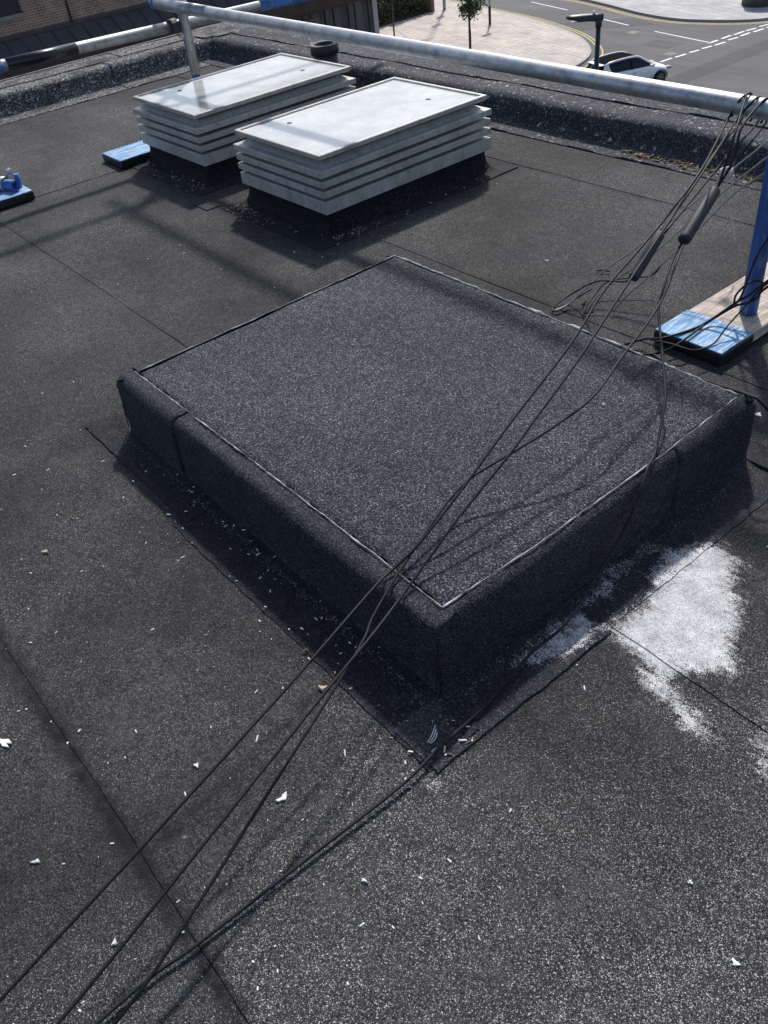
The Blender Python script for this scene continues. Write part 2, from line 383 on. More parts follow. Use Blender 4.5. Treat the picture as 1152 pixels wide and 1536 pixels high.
# ------------------------------------------------------------------ the street, 11.4 m below the roof
ZS = -11.42
street = empty('street', (0, 0, ZS), kind='structure')
def sheet(name, pts, z, mat, parent=None, thick=0.0, kind='structure'):
    bm = bmesh.new(); vs_ = [bm.verts.new((x, y, z)) for x, y in pts]; f = bm.faces.new(vs_)
    if f.normal.z < 0: f.normal_flip()
    if thick:
        r = bmesh.ops.extrude_face_region(bm, geom=[f])
        for g in r['geom']:
            if isinstance(g, bmesh.types.BMVert): g.co.z -= thick
    bmesh.ops.triangulate(bm, faces=[f for f in bm.faces if len(f.verts) > 4])
    o = bm_obj(name, bm, mat, parent)
    if parent is None: o['kind'] = kind
    return o
bpy.data.objects.remove(street)
road = sheet('road', [(-1500, -1500), (1500, -1500), (1500, 1500), (-1500, 1500)], ZS, M['asphalt'])

def offset_line(pts, d):
    out = []
    for i, p in enumerate(pts):
        a = Vector(pts[max(i-1, 0)]); b = Vector(pts[min(i+1, len(pts)-1)]); t = (b-a).normalized()
        out.append((p[0]-t.y*d, p[1]+t.x*d))
    return out
def ribbon(name, pts, wd, z, mat, parent):
    L = offset_line(pts, wd/2); R_ = offset_line(pts, -wd/2); n = len(pts)
    v = [(*p, z) for p in L]+[(*p, z) for p in R_]
    return mesh(name, v, [(i, i+n, i+n+1, i+1) for i in range(n-1)], mat, parent)
def smooth2(pts, n=5): return [(p.x, p.y) for p in catmull([(x, y, 0) for x, y in pts], n)]

yl = smooth2([(-75, 55.2), (-66, 53.0), (-58.0, 51.0), (-52.3, 49.85), (-47.8, 48.91), (-44.8, 48.29), (-42.34, 47.58), (-39.8, 46.64), (-38.04, 45.86), (-36.61, 45.03), (-35.19, 43.93), (-33.95, 42.67), (-33.1, 41.2), (-32.6, 39.3), (-32.4, 36), (-32.3, 25), (-32.2, 8)])
kerb_edge = offset_line(yl, -.42)
KH = .12
plaza_pts = [kerb_edge[i] for i in range(len(kerb_edge))] + [(-32.6, -30), (-52, -30), (-52, 40), (-58, 46), (-75, 50)]
inner = offset_line(kerb_edge, -.15)
plaza = sheet('plaza', [p for p in inner] + [(-32.75, -30), (-52, -30), (-53.2, 39), (-53.2, 46.9), (-75, 51)], ZS+KH, M['plaza'], None, KH+.2)
def kerb(name, edge, w_, side, parent):
    n = len(edge); o2 = offset_line(edge, side*w_)
    v = [(*p, ZS-.05) for p in edge]+[(*p, ZS+KH+.006) for p in edge]+[(*p, ZS+KH+.006) for p in o2]
    return mesh(name, v, [(i, i+1, i+1+n, i+n) for i in range(n-1)]+[(n+i, n+i+1, 2*n+i+1, 2*n+i) for i in range(n-1)], M['kerb'], parent)
kerb('kerb', kerb_edge, .16, -1, plaza)
ribbon('road_marking', yl, .09, ZS+.004, M['yellow_line'], road)
ribbon('road_marking', offset_line(yl, .22), .09, ZS+.004, M['yellow_line'], road)
ribbon('paving_edging', smooth2([(-51.6, 41.5), (-51.33, 41.49), (-50.04, 41.19), (-48.73, 40.55), (-47.69, 39.83), (-47.2, 38.8)]), .14, ZS+KH+.004, M['kerb'], plaza)
ribbon('paving_edging', [(-53.1, 41.0), (-52.4, 44.6), (-52.2, 46.7), (-51.8, 49.2)], .16, ZS+KH+.0045, M['kerb'], plaza)
ribbon('paving_edging', [(-41.2, 38.2), (-43.2, 44.2)], .10, ZS+KH+.005, M['kerb'], plaza)

fk = smooth2([(-75, 59.5), (-60, 57.2), (-48.46, 54.36), (-44.71, 53.69), (-41.58, 52.76), (-37.79, 51.43), (-34.79, 50.9), (-32.7, 51.22), (-30.88, 51.91), (-29.67, 52.9), (-28.9, 55), (-28.5, 60), (-28.2, 90)])
far_pave = sheet('pavement', offset_line(fk, .15) + [(-75, 90)], ZS+KH, M['pavement'], None, KH+.2)
kerb('kerb', fk, .16, 1, far_pave)
ribbon('road_marking', offset_line(fk, -.35), .09, ZS+.004, M['yellow_line'], road)
ribbon('road_marking', offset_line(fk, -.57), .09, ZS+.004, M['yellow_line'], road)
for a, b in (((-54.0, 53.66), (-51.1, 52.84)), ((-47.82, 52.02), (-43.42, 50.87)), ((-39.81, 49.71), (-36.64, 48.8)), ((-34.18, 48.13), (-29.62, 47.1))):
    ribbon('road_marking', [a, b], .11, ZS+.004, M['white_line'], road)
for a, b in (((-29.67, 42.63), (-29.62, 43.55)), ((-29.54, 43.74), (-29.43, 44.55)), ((-29.43, 44.86), (-29.28, 45.55)), ((-29.31, 45.84), (-29.15, 46.54)), ((-29.10, 46.72), (-28.99, 47.57)), ((-29.1, 47.99), (-28.95, 48.73)), ((-28.98, 49.04), (-28.94, 49.89)), ((-28.85, 50.09), (-28.74, 50.98)), ((-28.7, 51.2), (-28.6, 52.0)),
             ((-29.65, 46.97), (-29.61, 47.79)), ((-29.6, 48.11), (-29.54, 48.98)), ((-29.48, 49.15), (-29.41, 50.04)), ((-29.38, 50.21), (-29.2, 50.97)), ((-29.23, 51.3), (-29.03, 52.08))):
    ribbon('road_marking', [a, b], .17, ZS+.004, M['white_line'], road)

# mended trenches and drain covers in the road
M['tar_patch'] = asphalt('darker tar patch', (.07, .069, .07)); M['iron'] = plain('iron cover', (.05, .048, .046), .6, .5)
sheet('tar_patch', [(-41.5, 47.4), (-38.6, 46.6), (-35.0, 49.6), (-37.8, 50.6)], ZS+.0025, M['tar_patch'], road)
sheet('tar_patch', [(-27.5, 38), (-26.2, 38), (-25.8, 60), (-27.1, 60)], ZS+.0025, M['tar_patch'], road)
sheet('tar_patch', [(-33.0, 45.2), (-31.0, 45.0), (-30.8, 46.3), (-32.8, 46.5)], ZS+.0028, M['tar_patch'], road)
for x_, y_ in ((-30.6, 44.0), (-35.6, 47.2), (-26.6, 49.5)): sheet('drain_cover', [(x_, y_), (x_+.65, y_-.1), (x_+.75, y_+.5), (x_+.1, y_+.6)], ZS+.0035, M['iron'], road)
# ---- brick building across the plaza
bb = empty('brick_building', (-50, 20, ZS), 'long weathered brick building with dark sloping canopy roof and cladding below', 'building')
box('wall', -62, -50.0, -12, 38.6, -7.3, 2.0, M['brick_far'], bb)
box('ground_floor_wall', -62, -50.6, -12, 39.4, ZS-.1, -7.3, M['dark_panel2'], bb)
yy = -10.0
while yy < 39.0:
    y1 = yy+.86
    mesh('roof_panel', [(-50.02, yy, -6.38), (-50.02, y1-.05, -6.38), (-48.75, y1-.05, -7.12), (-48.75, yy, -7.12), (-50.02, yy, -6.43), (-50.02, y1-.05, -6.43), (-48.75, y1-.05, -7.17), (-48.75, yy, -7.17)],
         [(0, 1, 2, 3), (7, 6, 5, 4), (0, 4, 5, 1), (1, 5, 6, 2), (2, 6, 7, 3), (3, 7, 4, 0)], M['roof_metal'], bb)
    mesh('roof_seam', [(-50.02, y1-.06, -6.34), (-50.02, y1+.01, -6.34), (-48.73, y1+.01, -7.09), (-48.73, y1-.06, -7.09), (-50.02, y1-.06, -6.46), (-50.02, y1+.01, -6.46), (-48.73, y1+.01, -7.2), (-48.73, y1-.06, -7.2)],
         [(0, 1, 2, 3), (7, 6, 5, 4), (0, 4, 5, 1), (1, 5, 6, 2), (2, 6, 7, 3), (3, 7, 4, 0)], M['dark_panel2'], bb)
    yy += .86
box('flashing', -50.06, -49.94, -11, 38.8, -6.40, -6.22, M['dark_panel2'], bb)
box('gutter', -48.78, -48.62, -11, 39.6, -7.30, -7.16, M['dark_panel2'], bb)
box('fascia', -48.98, -48.80, -11, 39.6, -8.55, -7.22, M['fascia'], bb)
box('soffit', -50.62, -48.985, -11, 39.5, -8.70, -8.58, M['fascia'], bb)
yy = 26.0; k = 0
while yy < 39.2:
    wd_ = (.62, .55, .7, .5)[k % 4]
    box('cladding_panel', -50.58 + .06*(k % 2), -50.40 + .07*((k*7) % 3), yy, yy+wd_-.05, ZS+.02, -8.72, M['dark_panel'] if k % 3 else M['dark_panel2'], bb); yy += wd_; k += 1
for y0 in (30.2, 33.6):
    box('shop_window', -50.36, -50.20, y0, y0+1.3, -11.0, -9.2, M['pane'], bb)
box('corner_post', -50.62, -50.15, 39.25, 39.62, ZS, -8.56, M['grey_post'], bb)
tube('downpipe', [(-49.93, 18.75, 1.9), (-49.93, 18.75, -6.3)], .055, M['fascia'], bb, 10)
tube('downpipe', [(-49.93, 32.0, 1.9), (-49.93, 32.0, -6.3)], .055, M['dark_post'], bb, 10)
for y0 in (-6, 1.2, 9.0, 12.9, 22.9, 27, 34):
    wn = box('window', -50.06, -49.96, y0, y0+3.4, -5.35, -3.4, M['pane'], bb)
    box('sill', -50.1, -49.80, y0-.1, y0+3.5, -5.55, -5.36, M['stone'], wn)
    for q in range(4): box('window_frame', -49.985, -49.93, y0+q*1.13-.03+.0, y0+q*1.13+.04, -5.35, -3.4, M['dark_post'], wn)

# ---- hedge, low wall, posts, tree, planter
def leaf_cloud(name, pts, size, mat, parent, flat=.6):
    v = []; f = []
    for p in pts:
        n = Vector((random.gauss(0, 1), random.gauss(0, 1), random.gauss(0, 1)+flat)).normalized(); a = n.orthogonal().normalized(); b = n.cross(a)
        an = random.random()*2*PI; a, b = a*math.cos(an)+b*math.sin(an), b*math.cos(an)-a*math.sin(an)
        s = size*(.6+.8*random.random()); i = len(v); p = Vector(p)
        v += [p-a*s, p-b*s*.45+n*s*.1, p+a*s, p+b*s*.45+n*s*.1]; f.append((i, i+1, i+2, i+3))
    return mesh(name, v, f, mat, parent)
hd = empty('hedge', (-53.5, 43, ZS), 'dense dark green hedge behind low wall beside the paving', 'hedge')
pts = []
while len(pts) < 9000:
    x, y, z = random.uniform(-57, -52.6), random.uniform(39.8, 46.2), random.uniform(0, 2.6)
    top = 1.5+.9*nz(x, y, 0, .7)+.5*nz(x, y, 3, 2.0)
    if z < top and (z > top-.5 or x > -53.2 or random.random() < .15): pts.append((x, y, ZS+.1+max(z, 0.05)))
leaf_cloud('foliage', pts, .11, M['hedge_leaf'], hd)
box('soil_bed', -57.2, -52.55, 39.7, 46.4, ZS-.05, ZS+.28, M['soil'], hd)
for k in range(9):
    x, y = random.uniform(-56, -53), random.uniform(40, 46); tube('stem', [(x, y, ZS+.2), (x+.1, y+.1, ZS+1.3)], [.03, .012], M['bark'], hd, 6)
lw = empty('garden_wall', (-52.7, 46.6, ZS), 'low brick wall with pale coping at end of hedge', 'wall')
box('wall', -58, -52.45, 46.45, 46.75, ZS-.1, ZS+1.15, M['brick_x'], lw)
box('coping', -58, -52.38, 46.38, 46.82, ZS+1.153, ZS+1.27, M['kerb'], lw, .02)

def sign_post(name, x, y, h, r, signs, label, head=False, cat='post', mat='grey_post'):
    e = empty(name, (x, y, ZS+KH), label, cat); z0 = ZS+KH-.1
    tube('pole', [(x, y, z0), (x, y, ZS+h)], r, M[mat], e, 12)
    tube('base_sleeve', [(x, y, z0), (x, y, ZS+1.2)], r*1.35, M['dark_post'] if head is False else M[mat], e, 12)
    for zc, wd_, hh in signs:
        box('sign', x-.045, x+.045-.06, y-wd_/2, y+wd_/2, ZS+zc-hh/2, ZS+zc+hh/2, M['sign_back'], e, .01, 1).rotation_euler = (0, 0, 0)
    if head: box('lamp_head', x-.15, x+.15, y-.75, y+.15, ZS+h-.05, ZS+h+.12, M['dark_post'], e, .04, 2)
    return e
sign_post('lamp_column', -52.1, 47.4, 9.7, .085, [(2.95, .75, .75), (5.7, .9, .7)], 'grey lamp column at corner of low brick wall', True, 'lamp post')
sign_post('sign_post', -45.16, 45.12, 3.7, .065, [(3.3, .85, .6)], 'grey sign post with black base on the paving near yellow lines')
bp = empty('flag_pole', (-48.78, 39.76, ZS+KH), 'thin black pole with white cloth tied on beside the hedge', 'pole')
tube('pole', [(-48.78, 39.76, ZS), (-48.78, 39.76, ZS+4.2)], .055, M['dark_post'], bp, 10)
v = []; f = []
for i in range(8):
    for j in range(5): v.append((-48.78+.10*math.sin(i*.9+j*.5), 39.84+j*.10+.04*math.sin(i), ZS+3.4-i*.14-.05*j*random.random()))
f = [(i*5+j, i*5+j+1, i*5+j+6, i*5+j+5) for i in range(7) for j in range(4)]
mesh('cloth', v, f, M['cloth_white'], bp, True)

tr = empty('young_tree', (-39.3, 37.62, ZS+KH), 'young street tree with slim trunk and small leafy crown on paving', 'tree')
tx, ty = -39.3, 37.62
tube('trunk', catmull([(tx, ty, ZS), (tx+.03, ty, ZS+1.4), (tx-.02, ty+.03, ZS+2.6), (tx+.02, ty, ZS+4.2)], 4), [.085]*2+[.075]*4+[.06]*4+[.03]*3, M['bark'], tr, 8)
for k in range(14):
    z0 = ZS+2.2+k*.14; a = k*2.4; L_ = .75-.02*k
    tube('branch', [(tx, ty, z0), (tx+math.cos(a)*L_*.5, ty+math.sin(a)*L_*.5, z0+.3), (tx+math.cos(a)*L_, ty+math.sin(a)*L_, z0+.75)], [.022, .014, .006], M['bark'], tr, 5)
pts = []
cl = [(random.gauss(0, .42), random.gauss(0, .42), 2.55+random.random()*2.2) for _ in range(34)]
for cx, cy, cz in cl:
    s_ = .19+.13*random.random()
    for _ in range(70): pts.append((tx+cx+random.gauss(0, s_*.6), ty+cy+random.gauss(0, s_*.6), ZS+cz+random.gauss(0, s_*.55)))
leaf_cloud('crown', pts, .085, M['leaf'], tr)

pl = empty('planter', (-32.2, 55.6, ZS+KH), 'round olive grey planter on the far pavement', 'planter')
hollow('planter_wall', (-32.2, 55.9, ZS+KH-.02), (-32.2, 55.9, ZS+KH+1.5), 1.02, .94, M['planter'], pl, 40)
hollow('planter_rim', (-32.2, 55.9, ZS+KH+1.5), (-32.2, 55.9, ZS+KH+1.6), 1.06, .92, M['planter'], pl, 40)
tube('soil', [(-32.2, 55.9, ZS+KH), (-32.2, 55.9, ZS+KH+1.4)], .95, M['soil'], pl, 40)
tube('badge', [(-32.2+.62, 55.9-.83, ZS+KH+1.0), (-32.2+.64, 55.9-.86, ZS+KH+1.0)], .14, M['cloth_white'], pl, 16)

# ---- street lamp
lx, ly = -13.76, 17.46
lp = empty('street_lamp', (lx, ly, ZS), 'black street lamp column with flat lamp head above the white car', 'street lamp')
tube('post', [(lx, ly, ZS-.1), (lx, ly, ZS+2.0), (lx, ly, -3.30)], [.085, .075, .058], M['dark_post'], lp, 14)
tube('bracket', [(lx, ly, -3.42), (lx, ly, -3.22)], .078, M['dark_post'], lp, 14)
hdv = Vector((-.50, -.55, 0)).normalized(); sd = Vector((-hdv.y, hdv.x, 0))
sec = [(-.10, .07, .075, -.02), (0.05, .085, .085, -.02), (.2, .11, .085, -.01), (.45, .135, .075, .01), (.65, .12, .055, .03), (.76, .06, .03, .04)]
v = []; f = []
for d_, hw, hh, dz in sec:
    c_ = Vector((lx, ly, -3.20+dz))+hdv*d_
    for a in range(10):
        an = 2*PI*a/10; v.append(c_+sd*(hw*math.cos(an))+Vector((0, 0, hh*math.sin(an))))
for i in range(len(sec)-1):
    for a in range(10): f.append((i*10+a, i*10+(a+1) % 10, (i+1)*10+(a+1) % 10, (i+1)*10+a))
f += [tuple(range(9, -1, -1)), tuple(50+a for a in range(10))]
lh = mesh('lamp_head', v, f, M['dark_post'], lp, True)
c_ = Vector((lx, ly, -3.268))+hdv*.42
v = [c_+hdv*(.22*sx)+sd*(.085*sy)+Vector((0, 0, -.012*sz)) for sx, sy, sz in ((-1, -1, 0), (1, -1, -1), (1, 1, -1), (-1, 1, 0), (-1, -1, 1), (1, -1, 0), (1, 1, 0), (-1, 1, 1))]
mesh('lens', v, [(0, 1, 2, 3), (7, 6, 5, 4), (0, 4, 5, 1), (1, 5, 6, 2), (2, 6, 7, 3), (3, 7, 4, 0)], M['lens'], lh)
c_ = Vector((lx, ly, 0))+hdv*.12
tube('light_sensor', [(c_.x, c_.y, -3.15), (c_.x, c_.y, -3.10), (c_.x, c_.y, -3.075)], [.035, .035, .02], M['cloth_white'], lh, 12)

# ---- parked car (local x forward, y left)
def build_car(loc, rz):
    root = empty('parked_car', loc, 'white hatchback car with black roof waiting at the road junction', 'car', rz=rz)
    root['_abs'] = False
    st = [(-1.98, .38, .80, .62, .70), (-1.90, .28, .98, .76, .70), (-1.70, .22, 1.00, .83, .74), (-1.25, .20, 1.03, .86, .79), (-.5, .20, 1.01, .865, .80), (.4, .20, .985, .86, .80), (.85, .20, .95, .86, .77), (1.25, .20, .86, .85, .70), (1.60, .22, .78, .82, .64), (1.84, .24, .68, .74, .56), (1.97, .28, .56, .58, .44)]
    v = []; f = []
    for x, zb, zt, hw, ht in st:
        ring = [(hw*.86, zb), (hw*.97, zb+(zt-zb)*.25), (hw, zb+(zt-zb)*.55), (hw*.965, zb+(zt-zb)*.80), (ht, zt-.015), (ht*.45, zt+.025)]
        full = [(-y, z) for y, z in ring]+[(y, z) for y, z in reversed(ring)]
        v += [(x, y, z) for y, z in full]
    n = 12
    for i in range(len(st)-1):
        for k in range(n): f.append((i*n+k, (i+1)*n+k, (i+1)*n+(k+1) % n, i*n+(k+1) % n))
    f += [tuple(range(n)), tuple((len(st)-1)*n+k for k in range(n-1, -1, -1))]
    bm = bmesh.new(); vv = [bm.verts.new(p) for p in v]
    for q in f: bm.faces.new([vv[i] for i in q])
    body = bm_obj('body', bm, M['car_white'], root, True)
    sub = body.modifiers.new('s', 'SUBSURF'); sub.levels = 1; sub.render_levels = 2
    # glasshouse
    gh = [(-1.86, .97, 1.02, .70, .66), (-1.62, .97, 1.33, .735, .56), (-1.35, .96, 1.425, .75, .565), (-.7, .95, 1.475, .76, .58), (-.15, .94, 1.47, .76, .58), (.15, .93, 1.41, .755, .575), (.5, .93, 1.20, .745, .62), (.98, .90, .935, .70, .68)]
    v = []; f = []
    for x, zb, zt, wb, wt in gh:
        for s in (-1, 1): v += [(x, s*wb, zb), (x, s*(wb*.45+wt*.55), zb+(zt-zb)*.6), (x, s*wt, zt), (x, s*wt*.4, zt+.025)]
    for i in range(len(gh)-1):
        a, b = i*8, (i+1)*8
        for k in range(3):
            f.append((a+k, b+k, b+k+1, a+k+1)); f.append((a+4+k, a+5+k, b+5+k, b+4+k))
        f.append((a+3, b+3, b+7, a+7))
    bm = bmesh.new(); vv = [bm.verts.new(p) for p in v]
    for q in f: bm.faces.new([vv[i] for i in q])
    g = bm_obj('window_glass', bm, M['car_glass'], root, True)
    # roof panel
    v = []; f = []
    rp = [(-1.66, 1.335, .545), (-1.35, 1.432, .555), (-.7, 1.482, .57), (-.15, 1.477, .57), (.12, 1.425, .56)]
    for x, z, wt in rp: v += [(x, -wt, z+.004), (x, -wt*.4, z+.03), (x, wt*.4, z+.03), (x, wt, z+.004)]
    for i in range(len(rp)-1):
        for k in range(3): f.append((i*4+k, (i+1)*4+k, (i+1)*4+k+1, i*4+k+1))
    mesh('roof', v, f, M['car_black'], root, True)
    for s in (-1, 1):
        tube('roof_rail', catmull([(1.0, s*.70, .93), (.5, s*.625, 1.215), (.14, s*.585, 1.42), (-.2, s*.585, 1.475), (-.7, s*.59, 1.48), (-1.35, s*.572, 1.43), (-1.64, s*.565, 1.33)], 4), .05, M['car_white'], root, 8)
        # rear pillar
        mesh('rear_pillar', [(-1.30, s*.775, .955), (-1.88, s*.725, .965), (-1.66, s*.585, 1.33), (-1.46, s*.60, 1.39), (-1.42, s*.67, 1.2)], [(0, 1, 2, 3, 4)], M['car_white'], root)
        w1 = [(.22, 1.36), (-.2, 1.41)]
        mesh('door_pillar', [(-.22, s*.775, .95), (-.30, s*.775, .95), (-.34, s*.60, 1.44), (-.26, s*.60, 1.44)], [(0, 1, 2, 3)], M['car_black'], root)
        for xw in (1.25, -1.25):
            wh = tube('wheel', [(xw, s*.66, .315), (xw, s*.70, .315), (xw, s*.86, .315), (xw, s*.875, .315)], [.29, .315, .315, .29], M['tyre'], root, 24)
            tube('rim', [(xw, s*.87, .315), (xw, s*.882, .315)], [.21, .20], M['rim'], wh, 20)
            for q in range(5):
                a = q*2*PI/5
                tube('spoke', [(xw, s*.884, .315), (xw+.19*math.cos(a), s*.884, .315+.19*math.sin(a))], .022, M['chrome_lamp'], wh, 5)
            tube('wheel_arch', [(xw+.36*math.cos(a), s*.868, .315+.36*math.sin(a)) for a in np.linspace(-.15, PI+.15, 15)], .022, M['car_black'], root, 6)
        mi = box('mirror', .58, .78, min(s*.86, s*1.0), max(s*.86, s*1.0), .93, 1.06, M['car_white'], root, .03)
        box('headlight', 1.66, 1.90, min(s*.52, s*.78), max(s*.52, s*.78), .60, .73, M['chrome_lamp'], root, .04)
        box('tail_light', -1.99, -1.86, min(s*.55, s*.76), max(s*.55, s*.76), .72, .95, M['red_lamp'], root, .03)
        tube('door_handle', [(-.28, s*.868, .80), (-.12, s*.872, .80)], .018, M['chrome_lamp'], root, 6)
        box('sill', -.9, .9, min(s*.80, s*.862), max(s*.80, s*.862), .17, .235, M['car_black'], root, .01, 1)
    box('bumper_grille', 1.80, 2.0, -.42, .42, .30, .46, M['car_black'], root, .03)
    box('bonnet_vent', .92, 1.02, -.55, .55, .915, .945, M['car_black'], root, .008, 1)
    tube('antenna', [(-1.3, 0, 1.45), (-1.48, 0, 1.54)], [.014, .006], M['car_black'], root, 6)
    box('number_plate', -2.01, -1.97, -.26, .26, .60, .71, M['white_line'], root)
    box('spoiler', -1.86, -1.60, -.54, .54, 1.345, 1.375, M['car_white'], root, .01, 1)
    return root
car_ = build_car((-28.45, 38.15, ZS), math.radians(72.3)); car_.scale = (1.08, 1.08, 1.01)

# ================================================================== the roof
# vectorised value noise for wobble and undulation
def vn(x, y, s, seed=0):
    x = np.asarray(x, float)*s+seed*17.3; y = np.asarray(y, float)*s+seed*9.1
    return (np.sin(x*1.7+1.3*np.sin(y*1.1+seed))+np.sin(y*2.1+1.7*np.sin(x*.9+2*seed))+.5*np.sin(x*4.3+y*3.1)+.5*np.sin(y*5.3-x*2.3+seed))/3.0

def poly_sd(x, y, P_):
    P_ = np.array(P_); d = np.full(x.shape, 1e9); ins = np.zeros(x.shape, bool)
    for i in range(len(P_)):
        a, b = P_[i], P_[(i+1) % len(P_)]; e = b-a
        t = np.clip(((x-a[0])*e[0]+(y-a[1])*e[1])/(e@e), 0, 1)
        d = np.minimum(d, np.hypot(x-a[0]-t*e[0], y-a[1]-t*e[1]))
        c = (a[1] > y) != (b[1] > y)
        with np.errstate(divide='ignore', invalid='ignore'):
            xi = a[0]+(y-a[1])/(b[1]-a[1])*(b[0]-a[0])
        ins ^= c & (x < xi)
    return np.where(ins, -d, d)
def sst(a, b, t):
    t = np.clip((t-a)/(b-a), 0, 1); return t*t*(3-2*t)

STAINS = [([(.070, .62), (.14, .725), (.19, .69), (.25, .60), (.340, .465), (.335, .43), (.262, .345), (.115, .362), (.135, .43), (.115, .50)], 1.62, .060),
          ([(.215, .315), (.27, .345), (.35, .315), (.435, .285), (.41, .262), (.30, .285)], 1.30, .05),
          ([(.465, .375), (.60, .36), (.60, .27), (.50, .285)], 1.40, .06),
          ([(.10, .225), (.118, .30), (.10, .345), (.055, .355), (.03, .29), (.045, .22), (.03, .14), (.06, .15)], 1.10, .03),
          ([(.03, .34), (.055, .34), (.06, .46), (.03, .62), (.015, .50)], .85, .03),
          ([(.11, -.17), (.15, -.15), (.15, -.12), (.12, -.13)], .95, .02)]
SEAMS_Y = [-1.56, -.6, .365, 1.33, 2.252]
def masks(x, y):
    st = np.zeros(x.shape)
    for P_, s, e in STAINS: st = np.maximum(st, s*sst(e, -e, poly_sd(x, y, P_)))
    dk = np.zeros(x.shape)
    for ys in SEAMS_Y:
        wdt = .034 if ys == -.6 else .011
        d = np.abs(y-ys+.006+.006*vn(x, y, 3, 2)); dk = np.maximum(dk, (1.1 if ys == -.6 else .55)*sst(wdt, 0, d)*((.8 if ys == -.6 else .5)+.5*sst(-.6, .3, vn(x, y, 2.5, 5))))
    # felt darkened on and round the flashings of plinth and skylights
    d = poly_sd(x, y, [(-1.47, -.10), (.13, -.13), (.125, 1.1), (-1.47, 1.1)]); dk = np.maximum(dk, .35*sst(.03, .0, d))
    d = poly_sd(x, y, [(-3.75, 1.09), (-1.86, 1.09), (-1.86, 2.28), (-3.75, 2.28)]); dk = np.maximum(dk, .55*sst(.06, -.02, d))
    d = np.abs((y+.6)-(-(x+.3))*.0+.0); 
    # crease off the seam towards the plinth corner, its shade painted as a line
    a, b = np.array([-.10, -.59]), np.array([-.17, -.17]); e_ = b-a
    t = np.clip(((x-a[0])*e_[0]+(y-a[1])*e_[1])/(e_@e_), 0, 1); d = np.hypot(x-a[0]-t*e_[0], y-a[1]-t*e_[1])
    dk = np.maximum(dk, .95*sst(.013, 0, d+.006*vn(x, y, 9, 3)))
    du = .9*sst(.07, .0, np.abs(y-2.64))*sst(-.5, .6, vn(x, y, 3.1, 4)+.3)*sst(-2.4, -1.5, x)
    du = np.maximum(du, .5*sst(.10, 0, np.abs(poly_sd(x, y, [(-2.6, 1.2), (-1.95, 1.2), (-1.95, 2.1), (-2.6, 2.1)])))*sst(-.2, .8, vn(x, y, 6, 9)))
    sp = .12+.75*sst(-.05, .5, x-.30*y)+.28*vn(x, y, 2.2, 7)+.15*vn(x, y, 6, 3)-.15*sst(.2, .8, y)+.35*sst(1.0, 2.0, y-.4*x)
    return st, dk, du, sp
def put_attrs(me, arrs):
    for nme, a in zip(('stain', 'dark', 'dust', 'speck'), arrs):
        at = me.attributes.new(nme, 'FLOAT', 'POINT'); at.data.foreach_set('value', np.asarray(a, np.float32).ravel())

def grid_obj(name, X, Y, Z, mat, parent, attrs=True, smooth=True):
    nu, nv = X.shape
    co = np.stack([X, Y, Z], -1).reshape(-1, 3)
    idx = np.arange(nu*nv).reshape(nu, nv)
    q = np.stack([idx[:-1, :-1], idx[1:, :-1], idx[1:, 1:], idx[:-1, 1:]], -1).reshape(-1, 4)
    me = bpy.data.meshes.new(name); me.vertices.add(len(co)); me.vertices.foreach_set('co', co.astype(np.float32).ravel())
    me.loops.add(len(q)*4); me.polygons.add(len(q)); me.loops.foreach_set('vertex_index', q.astype(np.int32).ravel())
    me.polygons.foreach_set('loop_start', np.arange(0, len(q)*4, 4, dtype=np.int32)); me.update(calc_edges=True)
    if smooth: me.polygons.foreach_set('use_smooth', np.ones(len(q), bool))
    if attrs: put_attrs(me, masks(co[:, 0], co[:, 1]))
    return link(name, me, mat, parent)

def undul(x, y): return .0022*vn(x, y, 1.6, 1)+.0012*vn(x, y, 5.0, 2)

RX0, RX1, RY0, RY1 = -5.40, 3.4, -3.0, 2.72
bl = empty('office_building', (0, 0, ZS), 'own building under the flat roof, brick walls down to the street', 'building')
box('wall', -5.70, 3.6, -3.2, 3.04, ZS-.2, -.30, M['brick_x'], bl)
deck = box('flat_roof', -5.55, 3.5, -3.1, 2.9, -.29, -.02, M['bitumen']); deck['kind'] = 'structure'

yb = [RY0, -1.56, -.6, .365, 1.33, 2.252, RY1]
def felt_sheet(x0, x1, i, lift=0.0, step_x=False):
    y0, y1 = yb[i], yb[i+1]; res = .016 if i < 4 else .02
    nx = int((x1-x0)/res)+1; ny = int((y1+.05-y0)/res)+1
    u = np.linspace(x0, x1, nx); t = np.linspace(0, 1, ny)
    U, T = np.meshgrid(u, t, indexing='ij'); Yv = y0+(y1+.05-y0)*T
    edge = .0035*vn(U, 0*U, 3, i)+.0015*vn(U, 0*U, 23, i+3)
    Yv = Yv+edge*(1-T)**12
    fr = np.clip((Yv-y0)/(y1-y0), 0, 1.06)
    Z = .0022*(1-fr)+.0003-.0035*sst(1.0, 1.05, fr)+undul(U, Yv)*sst(0, .15, np.minimum(fr, 1.05-fr)+.02)*.9+undul(U, 0*U+y0)*(1-sst(0, .15, fr+.02))*.0+lift
    # skirt on the exposed edge
    U = np.concatenate([U[:, :1], U[:, :1], U], 1); Yv = np.concatenate([Yv[:, :1]+.0005, Yv[:, :1], Yv], 1); Z = np.concatenate([Z[:, :1]-.006, Z[:, :1], Z], 1)
    if step_x:
        U = np.concatenate([U, U[-1:], U[-1:]], 0); Yv = np.concatenate([Yv, Yv[-1:], Yv[-1:]], 0); Z = np.concatenate([Z, Z[-1:], Z[-1:]-.006], 0)
    return grid_obj('felt_sheet', U, Yv, Z, M['felt_old'], deck)
